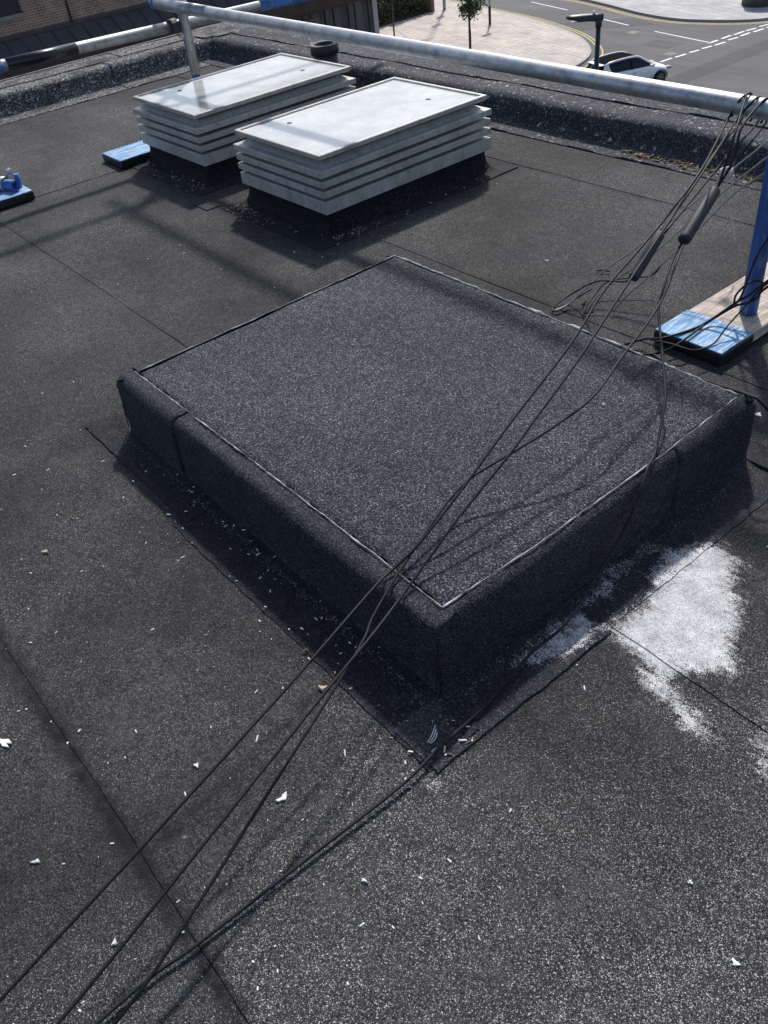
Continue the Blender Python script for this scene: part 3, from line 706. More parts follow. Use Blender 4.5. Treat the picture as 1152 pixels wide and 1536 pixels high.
for i in range(6):
    if i == 3:
        felt_sheet(RX0, -3.62, 3, .0025, True); felt_sheet(-3.66, RX1, 3)
    elif i == 1:
        felt_sheet(RX0, -2.3, 1, .0025, True); felt_sheet(-2.34, RX1, 1)
    else: felt_sheet(RX0, RX1, i)

# ---- parapets: felt carried up and over, laps every metre or so
def parapet_sheets(parent, along, a0, a1, cuts, base, out, flash, mats, crack):
    """along 'x' or 'y'; base = inner foot coordinate, out = sign to the outside"""
    pr = [(flash, -.004), (flash, .0042), (flash-.0001, .0042), (.05, .0052), (.03, .011), (.012, .026), (.0, .055), (-.006, .085), (-.018, .108), (-.040, .122), (-.07, .125), (crack+.004, .126), (crack, .126)]
    po = [(crack+.001, .122), (crack, .1315), (crack-.0002, .1315), (crack-.09, .129), (-.36, .129), (-.385, .127), (-.400, .115), (-.402, -.31)]
    seg = [a0]+cuts+[a1]
    for k in range(len(seg)-1):
        for pi, prof in enumerate((pr, po)):
            off = .15*pi
            s0, s1 = seg[k]+(off if k else 0), seg[k+1]+(off if k+1 < len(seg)-1 else 0)+.03
            # densify profile
            pp = []
            for (d0, z0), (d1, z1) in zip(prof, prof[1:]):
                n_ = max(1, int(math.hypot(d1-d0, z1-z0)/.012)) if math.hypot(d1-d0, z1-z0) < .3 else 6
                for j in range(n_): pp.append((d0+(d1-d0)*j/n_, z0+(z1-z0)*j/n_))
            pp.append(prof[-1]); pp = np.array(pp)
            u = np.linspace(s0, s1, int((s1-s0)/.02)+2); D = np.repeat(pp[None, :, 0], len(u), 0); Z = np.repeat(pp[None, :, 1], len(u), 0); U = np.repeat(u[:, None], len(pp), 1)
            up_ = sst(.0, .05, Z)
            wob = .006*vn(U, Z, 2.3, 3+k)+.003*vn(U, Z*3, 9, k)
            lift = .0035*(1-(U-s0)/(s1-s0))
            D = D - wob*up_*(1 if pi == 0 else .3) + lift*sst(.01, .06, Z)*(Z < .12)
            Z = Z + (.004*vn(U, D*4, 3.1, 8))*sst(.08, .12, Z)+lift*(Z > .004)
            D[:, :2] += .006*vn(U[:, :2], 0*U[:, :2], 5, k)
            if pi == 0: pass
            # end skirt
            U = np.concatenate([U[:1], U], 0); Z = np.concatenate([Z[:1]-.004, Z], 0); D = np.concatenate([D[:1]-.004, D], 0)
            C_ = base-out*D
            X_, Y_ = (U, C_) if along == 'x' else (C_, U)
            if along == 'x': X_, Y_, Z = X_[::-1], Y_[::-1], Z[::-1]
            o = grid_obj('felt_sheet', X_, Y_, Z, mats[pi] if isinstance(mats, tuple) else mats, parent, attrs=False)
pr_ = empty('roof_parapet', (-1, 2.85, 0), 'low felt covered parapet with dried leaves along its foot', 'parapet')
parapet_sheets(pr_, 'x', -5.36, 3.3, [-4.5, -3.62, -2.62, -1.62, -.62, .4, 1.4, 2.4], 2.678, 1, .125, M['felt_par'], -.17)
box('core', -5.6, 3.3, 2.75, 2.99, -.3, .10, M['bitumen'], pr_)
pl_ = empty('roof_parapet', (-5.55, 0, 0), 'low felt parapet covered with pale lichen facing the brick building', 'parapet')
parapet_sheets(pl_, 'y', -3.0, 2.70, [-2.0, -1.0, 0, .95, 1.9], -5.355, -1, .19, M['felt_par_lichen'], -.16)
box('core', -5.66, -5.44, -3.0, 3.0, -.3, .10, M['bitumen'], pl_)
box('edge_trim', -5.778, -5.760, -3.0, 3.10, .06, .131, M['trim'], pl_, .004)
# outer corner where the two parapets meet
X_, Y_ = np.meshgrid(np.linspace(-5.757, -5.33, 30), np.linspace(2.66, 3.08, 30), indexing='ij')
grid_obj('corner_sheet', X_, Y_, .1335+.003*vn(X_, Y_, 5, 2)-.06*sst(.05, .0, np.maximum(0, (-5.40-X_)*-1+.0)*0+np.hypot(np.maximum(0, -5.37-X_), np.maximum(0, Y_-2.70)))*((X_ > -5.40) & (Y_ < 2.73)), M['felt_par_lichen'], pl_, attrs=False)

# ---- the plinth
A_, B_, H_ = 1.32, 1.016, .184
ph = empty('roof_plinth', (-.66, .5, 0), 'large low square plinth wrapped in blue grey felt with cables lying across', 'plinth')
box('core', -A_+.006, -.006, .006, B_-.006, .004, H_-.008, M['bitumen'], ph, .035, 4)
def arc(c, r, a0, a1, n=7): return [(c[0]+r*math.cos(a), c[1]+r*math.sin(a)) for a in np.linspace(a0, a1, n)]
def side_sheet(face, s0, s1, inset, lift, seed, end_skirt=True):
    """felt folded from the top over a rounded edge down to the foot; d = distance outward from the face"""
    r = .027
    prof = [(-inset, H_-.004), (-inset, H_+.0025), (-inset, H_+.0025)]
    n_ = max(2, int((inset-r)/.012))
    prof += [(-inset+(inset-r)*j/n_, H_+.0025) for j in range(1, n_+1)]
    prof += arc((-r, H_+.0025-r), r+.001, PI/2, 0, 9)[1:]
    for z in np.linspace(H_-r-.010, .026, 11): prof.append((.001+.003*(H_-z)/H_, z))
    prof += [(.005, .016), (.008, .010), (.013, .007), (.020, .005)]
    pp = np.array(prof); u = np.linspace(s0, s1, int(abs(s1-s0)/.012)+2)
    U = np.repeat(u[:, None], len(pp), 1); D = np.repeat(pp[None, :, 0], len(u), 0); Z = np.repeat(pp[None, :, 1], len(u), 0)
    top = sst(H_-.012, H_, Z)
    wob = .0028*vn(U, Z*2, 4.1, seed)+.0012*vn(U, Z*4, 14, seed+2)
    D = D+wob*(1-top)+lift*(1-top); Z = Z+lift*top+.0012*vn(U, D, 9, seed)*top
    D[:, :3] += (.003*vn(U[:, :3], 0*U[:, :3], 4, seed)+.002*vn(U[:, :3], 0*U[:, :3], 31, seed))
    # sheet end lip
    for end in (0, -1):
        U = np.concatenate([U[:1], U], 0) if end == 0 else np.concatenate([U, U[-1:]], 0)
        Dn = (D[:1] if end == 0 else D[-1:])-.005*(1-(top[:1])) ; Zn = (Z[:1] if end == 0 else Z[-1:])-.005*top[:1]
        D = np.concatenate([Dn, D], 0) if end == 0 else np.concatenate([D, Dn], 0); Z = np.concatenate([Zn, Z], 0) if end == 0 else np.concatenate([Z, Zn], 0)
    if face == 'front': X_, Y_ = U, -D
    elif face == 'right': X_, Y_ = D, U
    elif face == 'back': X_, Y_ = U, B_+D
    else: X_, Y_ = -A_-D, U
    if face in ('front', 'left'): pass
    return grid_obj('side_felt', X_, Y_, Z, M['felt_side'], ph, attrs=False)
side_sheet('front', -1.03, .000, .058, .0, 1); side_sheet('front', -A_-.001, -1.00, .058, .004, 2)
side_sheet('right', .000, .745, .022, .0005, 3); side_sheet('right', .73, B_+.001, .026, .004, 4)
side_sheet('back', -A_, .0, .012, .0, 5); side_sheet('left', 0.0, B_, .022, .001, 6)
# top sheet, edge a little ragged
X_, Y_ = np.meshgrid(np.linspace(-A_+.028, -.020, 110), np.linspace(.052, B_-.010, 84), indexing='ij')
ex = np.minimum(X_-(-A_+.028), -.020-X_); ey = np.minimum(Y_-.052, B_-.010-Y_)
X2 = X_+.004*vn(Y_, X_, 9, 3)*(ex < .02); Y2 = Y_+.004*vn(X_, Y_, 9, 4)*(ey < .02)
dish = .010*sst(.0, .16, B_-.01-Y_)            # the roof of the plinth sags a little behind its far edge
ee = np.minimum(ex, ey)
Zt = H_+.0065+.0016*vn(X_, Y_, 3.3, 6)+.0008*vn(X_, Y_, 12, 2)-.008*(ee <= 1e-9)
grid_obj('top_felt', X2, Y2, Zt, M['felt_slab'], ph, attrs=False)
# ragged bitumen beads along the top laps
def bead(pts, r, mat='bead', gap=.0, seed=0):
    P_ = [Vector(p) for p in pts]; out = []; rr = []
    for a, b in zip(P_, P_[1:]):
        k = max(3, int((b-a).length/.008))
        for j in range(k):
            p = a.lerp(b, j/k); q = (p.x*1.3+p.y)
            out.append(p+Vector((.0022*nz(q*14, seed)+.0012*nz(q*60, seed+3), .0022*nz(q*14, seed+7)+.0012*nz(q*60, seed+5), 0)))
            rr.append(r*max(.22, .62+1.5*nz(q*11, seed+9)+.8*nz(q*45, seed+2)))
    out.append(P_[-1]); rr.append(r*.4)
    return tube('seam_bead', out, rr, M[mat], ph, 6)
zt = H_+.0068
bead([(-1.30, .051, zt), (-.70, .052, zt), (-.20, .05, zt), (-.028, .048, zt)], .0021)
bead([(-.028, .048, zt), (-.019, .3, zt), (-.020, .7, zt), (-.03, .99, zt)], .0021, 'bead', 0, 3)
bead([(-.03, .992, zt), (-.4, 1.003, zt), (-.9, 1.004, zt), (-1.29, 1.002, zt)], .0042, 'bead', 0, 5)
bead([(-1.292, 1.0, zt), (-1.292, .5, zt), (-1.292, .06, zt)], .0022, 'bead', 0, 7)
bead([(-.004, .0, H_-.022), (.0045, -.0045, .13), (.006, -.006, .06), (.018, -.018, .02)], .0065, 'bitumen')
bead([(-A_+.004, .0, H_-.03), (-A_-.005, -.004, .10), (-A_-.01, -.01, .02)], .003, 'bitumen')
bead([(-1.000, .050, zt), (-1.001, .022, zt), (-1.003, -.004, H_-.030), (-1.006, -.006, .10), (-.998, -.007, .03)], .0030, 'bitumen', 0, 12)
bead([(-.022, .730, zt), (-.004, .729, H_-.012), (.0035, .728, H_-.045), (.006, .722, .10), (.007, .716, .03)], .0034, 'bitumen', 0, 14)
# flashing laid on the roof round the foot
def flash_strip(x0, x1, y0, y1, inner, lift, seed, parent, mat='felt_flash', w0=.12, slope=.008):
    nx, ny = max(3, int((x1-x0)/.012)), max(3, int((y1-y0)/.012))
    X_, Y_ = np.meshgrid(np.linspace(x0, x1, nx), np.linspace(y0, y1, ny), indexing='ij')
    d = inner(X_, Y_)                                # distance from the foot
    Z = .0042+lift*.5+slope*sst(.05, .0, d)+.0006*vn(X_, Y_, 7, seed)+undul(X_, Y_)*.8
    e = np.minimum(np.minimum(X_-x0, x1-X_), np.minimum(Y_-y0, y1-Y_)); edge = e <= 1e-9
    X2 = X_+edge*.004*vn(Y_, X_, 5, seed)+edge*.0025*vn(Y_, X_, 41, seed); Y2 = Y_+edge*.004*vn(X_, Y_, 5, seed+1)+edge*.0025*vn(X_, Y_, 41, seed)
    # skirt
    Z = np.pad(Z, 2, mode='edge'); X2 = np.pad(X2, 2, mode='edge'); Y2 = np.pad(Y2, 2, mode='edge')
    Z[0, :] -= .009; Z[-1, :] -= .009; Z[:, 0] -= .009; Z[:, -1] -= .009
    return grid_obj('flashing_sheet', X2, Y2, Z, M[mat], parent)
fd = lambda X_, Y_: np.maximum(0, -Y_)
flash_strip(-.86, .112, -.128, .0, fd, .000, 1, ph); flash_strip(-1.46, -.835, -.096, .0, fd, .004, 2, ph)
rd = lambda X_, Y_: np.maximum(0, X_)
flash_strip(.0, .122, .345, 1.03, rd, .000, 3, ph, 'felt_flash_pale'); flash_strip(.0, .128, -.122, .36, lambda X_, Y_: np.maximum(0, np.maximum(X_, -Y_)), .004, 4, ph, 'felt_flash_pale')
flash_strip(-1.40, .10, B_, 1.10, lambda X_, Y_: np.maximum(0, Y_-B_), 0.0, 5, ph); flash_strip(-1.43, -1.32, 0.0, 1.02, lambda X_, Y_: np.maximum(0, -A_-X_), 0.002, 6, ph)

# ---- skylights
def skylight(x0, x1, y0, y1, label, seed):
    e = empty('skylight', ((x0+x1)/2, (y0+y1)/2, 0), label, 'skylight', 'louvred skylights')
    zt = .321; R0 = (x0-.006, x1+.006, y0-.006, y1+.006)
    rect = (x0, x1, y0, y1)
    # top frame and glass
    ring_loft('frame', rect, [(0, zt-.016), (0, zt-.002), (.003, zt), (.016, zt), (.019, zt-.003), (.019, zt-.010), (.08, zt-.014), (.08, zt-.022), (.008, zt-.022)], M['alu'], e)
    box('glass_pane', x0+.0195, x1-.0195, y0+.0195, y1-.0195, zt-.012, zt-.006, M['glass'], e, .0015, 1)
    # four louvre blades running round the whole box: slope out to a lip, tuck back under
    lv = [(.286, .262, .240, -.012), (.229, .222, .200, -.009), (.189, .183, .161, -.009), (.151, .143, .096, -.007)]
    for za, zb, zc, out in lv:
        ring_loft('louvre', rect, [(.070, za+.004), (.040, za-.002), (.016, zb+.004), (out+.002, zb+.002), (out, zb), (out, zc), (out+.003, zc), (out+.004, zb-.006), (.022, zb-.004), (.070, za-.004)], M['alu'], e)
    ring_loft('inner_frame', rect, [(.066, .110), (.066, zt-.023), (.076, zt-.023), (.076, .110)], M['dark_panel2'], e)
    # felt kerb that carries it
    kx0, kx1, ky0, ky1 = x0+.012, x1-.012, y0+.012, y1-.012
    n = 14
    prof = [(-.045, .006), (-.030, .010), (-.016, .022), (-.006, .045), (0, .070), (0, .100), (.05, .100)]
    v = []; f = []
    pts2 = []
    for (ax, ay), (bx, by) in (((kx0, ky0), (kx1, ky0)), ((kx1, ky0), (kx1, ky1)), ((kx1, ky1), (kx0, ky1)), ((kx0, ky1), (kx0, ky0))):
        for j in range(n): pts2.append((ax+(bx-ax)*j/n, ay+(by-ay)*j/n))
    cx, cy = (kx0+kx1)/2, (ky0+ky1)/2; hx, hy = (kx1-kx0)/2, (ky1-ky0)/2
    for px, py in pts2:
        for d, z in prof:
            wv_ = .004*nz(px*7+seed, py*7, z*9)
            v.append((cx+(px-cx)*(hx-d-wv_)/hx, cy+(py-cy)*(hy-d-wv_)/hy, z))
    k = len(prof); N_ = len(pts2)
    for i in range(N_):
        for j in range(k-1): f.append((i*k+j, ((i+1) % N_)*k+j, ((i+1) % N_)*k+j+1, i*k+j+1))
    mesh('kerb', v, f, M['kerb_felt'], e, True)
    sdf = lambda X_, Y_: np.maximum(0, np.maximum(np.maximum(kx0-X_, X_-kx1), np.maximum(ky0-Y_, Y_-ky1)))
    a = .085
    flash_strip(kx0-a, kx1+a, ky0-.12, ky0+.01, sdf, .0, seed, e, 'felt_flash'); flash_strip(kx1-.01, kx1+a+.01, ky0-.10, ky1+.11, sdf, .004, seed+1, e, 'felt_flash')
    flash_strip(kx0-a, kx1+a, ky1-.01, ky1+.12, sdf, .001, seed+2, e, 'felt_flash'); flash_strip(kx0-a, kx0+.01, ky0-.1, ky1+.1, sdf, .003, seed+3, e, 'felt_flash')
    for q in range(2):
        px, py = (x0+.13, y0+.2) if q == 0 else (x1-.2, y1-.16)
        tube('glass_mark', [(px, py, zt-.0062), (px, py, zt-.0048)], .012, M['lead'], e, 10)
    return e
skylight(-3.596, -2.971, 1.239, 2.153, 'louvred aluminium skylight with wired glass in front of scaffold post and blue board', 11)
skylight(-2.600, -1.983, 1.223, 2.124, 'louvred aluminium skylight with wired glass standing nearer the felt plinth', 23)
# felt patch between the skylights' flashings
flash_strip(-2.83, -2.70, 1.06, 1.13, lambda X_, Y_: X_*0+1, .004, 31, deck, 'felt_old')

# ---- vent pipe
vp = empty('vent_pipe', (-3.68, 2.50, 0), 'short dark open vent pipe between skylight and parapet', 'pipe')
hollow('pipe', (-3.68, 2.50, .0), (-3.68, 2.50, .275), .072, .060, M['lead'], vp, 28)
hollow('collar', (-3.68, 2.50, .235), (-3.68, 2.50, .285), .082, .058, M['lead'], vp, 28)
tube('upstand', [(-3.68, 2.50, .0), (-3.68, 2.50, .03), (-3.68, 2.50, .09), (-3.68, 2.50, .10)], [.12, .095, .072, .067], M['felt_flash'], vp, 28)

# ---- scaffold tubes
TR = .0262
def scaffold_tube(a, b, label, mat='galv', bands=(), r=TR):
    a, b = Vector(a), Vector(b)
    e = empty('scaffold_tube', tuple(a), label, 'scaffold tube')
    hollow('tube', a, b, r, r-.004, M[mat], e, 28)
    for t0, t1, m_ in bands: hollow('band', a.lerp(b, t0), a.lerp(b, t1), r+.0012, r-.001, M[m_], e, 28)
    return e
def bt(a, b, v0, v1, ax):  # band parameters from coordinates
    return (v0-a[ax])/(b[ax]-a[ax]), (v1-a[ax])/(b[ax]-a[ax])
a, b = (-3.86, 1.598, .647), (2.2, 1.598, .588)
scaffold_tube(a, b, 'galvanised scaffold tube carrying the looped black cables above the parapet', 'galv', [(*bt(a, b, -3.80, -3.30, 0), 'galv_dull'), (*bt(a, b, -3.858, -3.815, 0), 'blue_tape')])
a, b = (-3.752, -2.6, .629), (-3.752, 3.05, .513)
scaffold_tube(a, b, 'scaffold tube with black and blue tape bands facing brick building', 'galv_dull', [(*bt(a, b, .735, 1.09, 1), 'black_tape'), (*bt(a, b, .55, .715, 1), 'blue_tape'), (*bt(a, b, 2.16, 2.7, 1), 'blue_tape')], .0262)
a, b = (-3.90, 1.600, 1.085), (2.2, 1.600, 1.20)
scaffold_tube(a, b, 'upper scaffold handrail above the cable carrying tube', 'galv')
a, b = (-3.752, -2.6, 1.15), (-3.752, 3.05, 1.15)
scaffold_tube(a, b, 'upper scaffold handrail above the tape banded tube', 'galv')
def post(x, y, z0, z1, label, mat, bands=(), lean=(0, 0)):
    e = empty('scaffold_post', (x, y, z0), label, 'scaffold post')
    a, b = Vector((x, y, z0)), Vector((x+lean[0], y+lean[1], z1))
    hollow('tube', a, b, TR-.0005, TR-.005, M[mat], e, 28)
    for q0, q1, m_ in bands: hollow('band', a.lerp(b, (q0-z0)/(z1-z0)), a.lerp(b, (q1-z0)/(z1-z0)), TR+.0008, TR-.001, M[m_], e, 28)
    return e
post(-3.70, 1.668, .046, 1.25, 'grey scaffold post with blue tape standing behind skylight', 'galv_dull', [(.27, .31, 'blue_tape')])
post(-.366, 1.600, .048, 1.22, 'scuffed blue scaffold post standing on the weathered board', 'blue')
post(-3.80, .44, .046, 1.22, 'blue scaffold post by the taped tube end, on blue board', 'blue')

def coupler(c, ax1, ax2, label, mat='galv_dull'):
    e = empty('tube_coupler', c, label, 'coupler'); c = Vector(c)
    for s, ax in ((-1, Vector(ax1)), (1, Vector(ax2))):
        ctr = c
        hollow('clamp_band', ctr-ax*.024, ctr+ax*.024, TR+.011, TR+.0015, M[mat], e, 20)
    n = Vector(ax1).cross(Vector(ax2)).normalized()
    p = c+Vector(ax1)*.0+n*.0
    o = Vector(ax2)
    tube('bolt', [p+o*.03+Vector(ax1)*.036, p+o*.03+Vector(ax1)*.036+n*.06], .006, M['galv'], e, 8); tube('nut', [p+o*.03+Vector(ax1)*.036+n*.045, p+o*.03+Vector(ax1)*.036+n*.062], .012, M['galv'], e, 6)
    return e
def coupler1(c, ax, n, label, mat='lead', r=TR):
    e = empty('tube_coupler', c, label, 'coupler'); c = Vector(c); ax = Vector(ax); n = Vector(n)
    hollow('clamp_band', c-ax*.024, c+ax*.024, r+.009, r+.0015, M[mat], e, 20)
    s = ax.cross(n)
    bm = bmesh.new(); bmesh.ops.create_cube(bm, size=1)
    for v_ in bm.verts: v_.co = c+n*(r+.018)+ax*(v_.co.x*.044)+s*(v_.co.y*.05)+n*(v_.co.z*.022)
    bmesh.ops.bevel(bm, geom=list(bm.edges), offset=.004, segments=1, affect='EDGES')
    bm_obj('clamp_body', bm, M[mat], e)
    tube('bolt', [c+n*(r+.016)+s*.034, c+n*(r+.075)+s*.034], .0055, M['galv'], e, 8)
    tube('nut', [c+n*(r+.045)+s*.034, c+n*(r+.058)+s*.034], .011, M['galv'], e, 6)
    return e
coupler1((-3.752, 1.62, .542), (0, 1, 0), (1, 0, .0), 'dark clamp joining taped tube to the grey post')
coupler1((-3.70, 1.668, .645), (0, 0, 1), (0, -1, 0), 'steel clamp holding the cable tube to grey post', 'galv', TR-.002)
coupler1((-3.752, .50, .565), (0, 1, 0), (-1, 0, 0), 'steel clamp at the blue banded tube end', 'galv')
coupler1((-.366, 1.600, .60), (0, 0, 1), (0, 1, 0), 'steel clamp on the scuffed blue post', 'galv', TR-.002)
# ---- boards
def board(x0, x1, y0, y1, label, capa, capb, wood_from=None, mat='wood', scuff=None):
    e = empty('scaffold_board', ((x0+x1)/2, (y0+y1)/2, 0), label, 'board')
    box('plank', x0+.002, x1-.002, y0, y1, .0085, .0445, M[mat], e, .003, 1)
    if capb > capa:
        bm = bmesh.new(); bmesh.ops.create_cube(bm, size=1)
        box('end_cap', x0-.003, x1+.003, capa, capb, .007, .0425, M['black_cap'], e, .004, 1)
        box('painted_top', x0+.0, x1-.0, capa+.002, capb-.002, .0427, .0470, M['blue_board'], e, .0015, 1)
    return e
board(-.512, -.287, 1.36, 2.50, 'weathered timber board with blue painted end under the blue post', 1.345, 1.508)
board(-3.825, -3.605, 1.10, 2.05, 'blue ended board poking out beside skylight at grey post foot', 1.082, 1.40)
board(-3.83, -3.60, -.35, .595, 'blue ended board carrying short blue tube stub', .25, .606)
sb = empty('tube_stub', (-3.70, .52, .05), 'short open blue tube stub lying on blue board end', 'tube')
hollow('tube', (-3.79, .500, .074), (-3.650, .550, .074), .0255, .0205, M['blue'], sb, 24)
hollow('clamp_band', (-3.755, .512, .074), (-3.715, .527, .074), .036, .026, M['galv'], sb, 18)
tube('bolt', [(-3.735, .545, .10), (-3.735, .575, .135)], .008, M['galv'], sb, 8); tube('nut', [(-3.735, .560, .118), (-3.735, .568, .127)], .016, M['galv'], sb, 6)
tube('bolt', [(-3.70, .578, .050), (-3.70, .584, .112)], .0135, M['blue'], sb, 10)
tube('clamp_foot', [(-3.735, .47, .047), (-3.735, .50, .085)], .02, M['galv_dull'], sb, 8)

# ---- cables
CR = .0029
CAB = {
 'a': [[-0.50, 1.625, .600], [-0.485, 1.622, .628], [-0.482, 1.598, .640], [-0.484, 1.576, .636], [-0.500, 1.558, .590], [-0.418, 1.335, .542], [-0.366, 1.146, .507], [-0.334, .978, .470], [-0.308, .824, .434], [-0.258, .659, .392], [-0.214, .422, .324], [-0.179, .238, .265], [-0.163, .110, .221], [-0.166, .045, .1975], [-0.156, -.014, .194], [-0.091, -.271, .175], [-0.019, -.601, .147], [.029, -.855, .12], [.09, -1.2, .07], [.15, -1.6, .012], [.3, -2.0, .010]],
 'b': [[-0.46, 1.625, .598], [-0.449, 1.622, .628], [-0.446, 1.598, .640], [-0.447, 1.574, .636], [-0.470, 1.545, .590], [-0.395, 1.308, .548], [-0.322, 1.052, .498], [-0.246, .78, .435], [-0.202, .617, .391], [-0.166, .429, .334], [-0.152, .357, .312], [-0.134, .195, .256], [-0.107, .03, .1965], [-0.07, -.085, .19], [-0.036, -.219, .178], [.05, -.55, .144], [.109, -.806, .11], [.18, -1.2, .06], [.25, -1.6, .012], [.4, -2.0, .010]],
 'c': [[-0.49, 1.625, .602], [-0.478, 1.621, .630], [-0.474, 1.598, .646], [-0.470, 1.574, .638], [-0.410, 1.450, .602], [-0.402, 1.418, .549], [-0.392, 1.365, .475], [-0.354, 1.196, .408], [-0.241, .955, .38], [-0.182, .735, .346], [-0.151, .608, .324], [-0.162, .491, .299], [-0.185, .392, .276], [-0.207, .304, .255], [-0.204, .241, .241], [-0.185, .165, .225], [-0.149, .043, .1985], [-0.111, -.053, .18], [-0.084, -.099, .173], [-0.043, -.203, .157], [.032, -.416, .121], [.093, -.598, .084], [.132, -.751, .05], [.19, -1.1, .011], [.3, -1.6, .010]],
 'd': [[-0.415, 1.627, .600], [-0.418, 1.622, .628], [-0.420, 1.598, .640], [-0.424, 1.572, .634], [-0.412, 1.478, .60], [-0.390, 1.424, .538], [-0.398, 1.368, .468], [-0.366, 1.205, .402], [-0.350, 1.148, .381], [-0.303, 1.051, .352], [-0.273, .995, .334], [-0.2, .913, .302], [-0.125, .83, .265], [-0.088, .783, .245], [-0.034, .688, .2005], [-0.012, .633, .1975], [.007, .588, .176], [.014, .565, .150], [.027, .501, .10], [.053, .384, .07], [.075, .277, .045], [.069, .182, .028], [.088, .041, .016], [.097, -.089, .018], [.106, -.19, .014], [.1, -.41, .012], [.095, -.605, .011], [.089, -.676, .011], [.093, -.779, .011], [.11, -1.1, .010], [.2, -1.6, .010]],
}
CAB['e'] = [[-.520, 1.60, .580], [-.505, 1.640, .600], [-.512, 1.640, .560], [-.488, 1.50, .523], [-.452, 1.34, .478], [-.405, 1.172, .436]]
CAB['f'] = [[-.462, 1.60, .578], [-.455, 1.641, .600], [-.464, 1.640, .560], [-.450, 1.50, .520], [-.425, 1.34, .476], [-.395, 1.165, .432]]
CAB['g'] = [[-.43, 1.60, .578], [-.432, 1.640, .598], [-.440, 1.638, .562], [-.425, 1.50, .510], [-.400, 1.376, .476]]
LBL = {'e': 'short black cable leg behind the tube, leftmost into slim sleeve bundle', 'f': 'short black cable leg from behind the tube to slim sleeve', 'g': 'short black cable leg from behind the tube to thick sleeve', 'a': 'black cable over the tube and plinth, farthest up the plinth edge', 'b': 'black cable passing along the slim rubber sleeve then over the plinth corner', 'c': 'black cable curving from thick rubber sleeve across plinth top', 'd': 'black cable hanging over the plinth side and lying along the felt to its corner'}
cobj = {}
for k, p in CAB.items():
    cobj[k] = tag(tube('cable', p, CR*(1.12 if k == 'd' else 1.0), M['cable'], None, 8, 7), LBL[k], 'cable')
def sleeve(a, b, r, par):
    a, b = Vector(a), Vector(b); d = (b-a); L_ = d.length; d.normalize()
    tube('rubber_sleeve', [a, a+d*.002, a+d*.010, b-d*.010, b-d*.002, b], [r*.72, r*.92, r, r, r*.92, r*.72], M['sleeve'], par, 18)
sleeve((-0.402, 1.160, .432), (-0.373, 1.022, .372), .0135, cobj['b'])
sleeve((-0.399, 1.375, .476), (-0.360, 1.200, .410), .0165, cobj['d'])
ROPES = [
 ([[-0.45, 2.15, .60], [-0.576, 1.923, .42], [-0.637, 1.823, .338], [-0.686, 1.705, .256], [-0.762, 1.563, .155], [-0.816, 1.478, .094], [-0.826, 1.423, .063], [-0.847, 1.35, .02], [-0.864, 1.295, .011]], 'thin steel rope with pale rope knot slanting down to the roof'),
 ([[-0.36, 2.0, .58], [-0.502, 1.803, .42], [-0.595, 1.703, .304], [-0.678, 1.544, .169], [-0.749, 1.464, .094], [-0.774, 1.408, .052], [-0.778, 1.347, .011]], 'thin steel rope between the knotted rope and the one nearer the board'),
 ([[-0.30, 1.80, .58], [-0.444, 1.709, .42], [-0.529, 1.689, .336], [-0.583, 1.618, .242], [-0.66, 1.506, .112], [-0.7, 1.45, .052], [-0.716, 1.409, .011]], 'thin steel rope slanting to the roof nearest the weathered board')]
robj = []
for p, lb in ROPES: robj.append(tag(tube('steel_rope', p, .0026, M['steel_rope'], None, 6, 5), lb, 'rope', ))
v = []; 
kn = Vector((-0.637, 1.823, .338))
pts = [kn+Vector((.016*math.cos(i*1.3)*(1-.01*i), .018*math.sin(i*1.7), .014*math.sin(i*.9))) for i in range(26)]
tube('rope_knot', pts, .0052, M['rope'], robj[0], 6, 3)
tube('rope_tail', [kn, kn+Vector((.03, -.03, -.06)), kn+Vector((.06, -.03, -.13)), kn+Vector((.075, -.02, -.19))], .0030, M['rope'], robj[0], 6, 5)
tag(tube('cable', [[-0.378, 1.020, .37], [-0.45, 1.09, .315], [-0.64, 1.252, .2], [-0.785, 1.372, .1], [-0.872, 1.388, .03], [-0.885, 1.326, .012], [-0.87, 1.298, .0105], [-0.852, 1.307, .0105], [-0.853, 1.357, .018], [-0.82, 1.43, .05]], .0026, M['cable'], None, 8, 6), 'short black cable tail looping from slim sleeve to the roof', 'cable')
tag(tube('cable', [[-0.70, 1.62, .09], [-0.723, 1.597, .06], [-0.812, 1.511, .05], [-0.817, 1.439, .022], [-0.789, 1.357, .0105], [-0.774, 1.352, .0105], [-0.76, 1.37, .011]], .0026, M['cable'], None, 8, 6), 'short black cable tail hooked on the roof among steel ropes', 'cable')
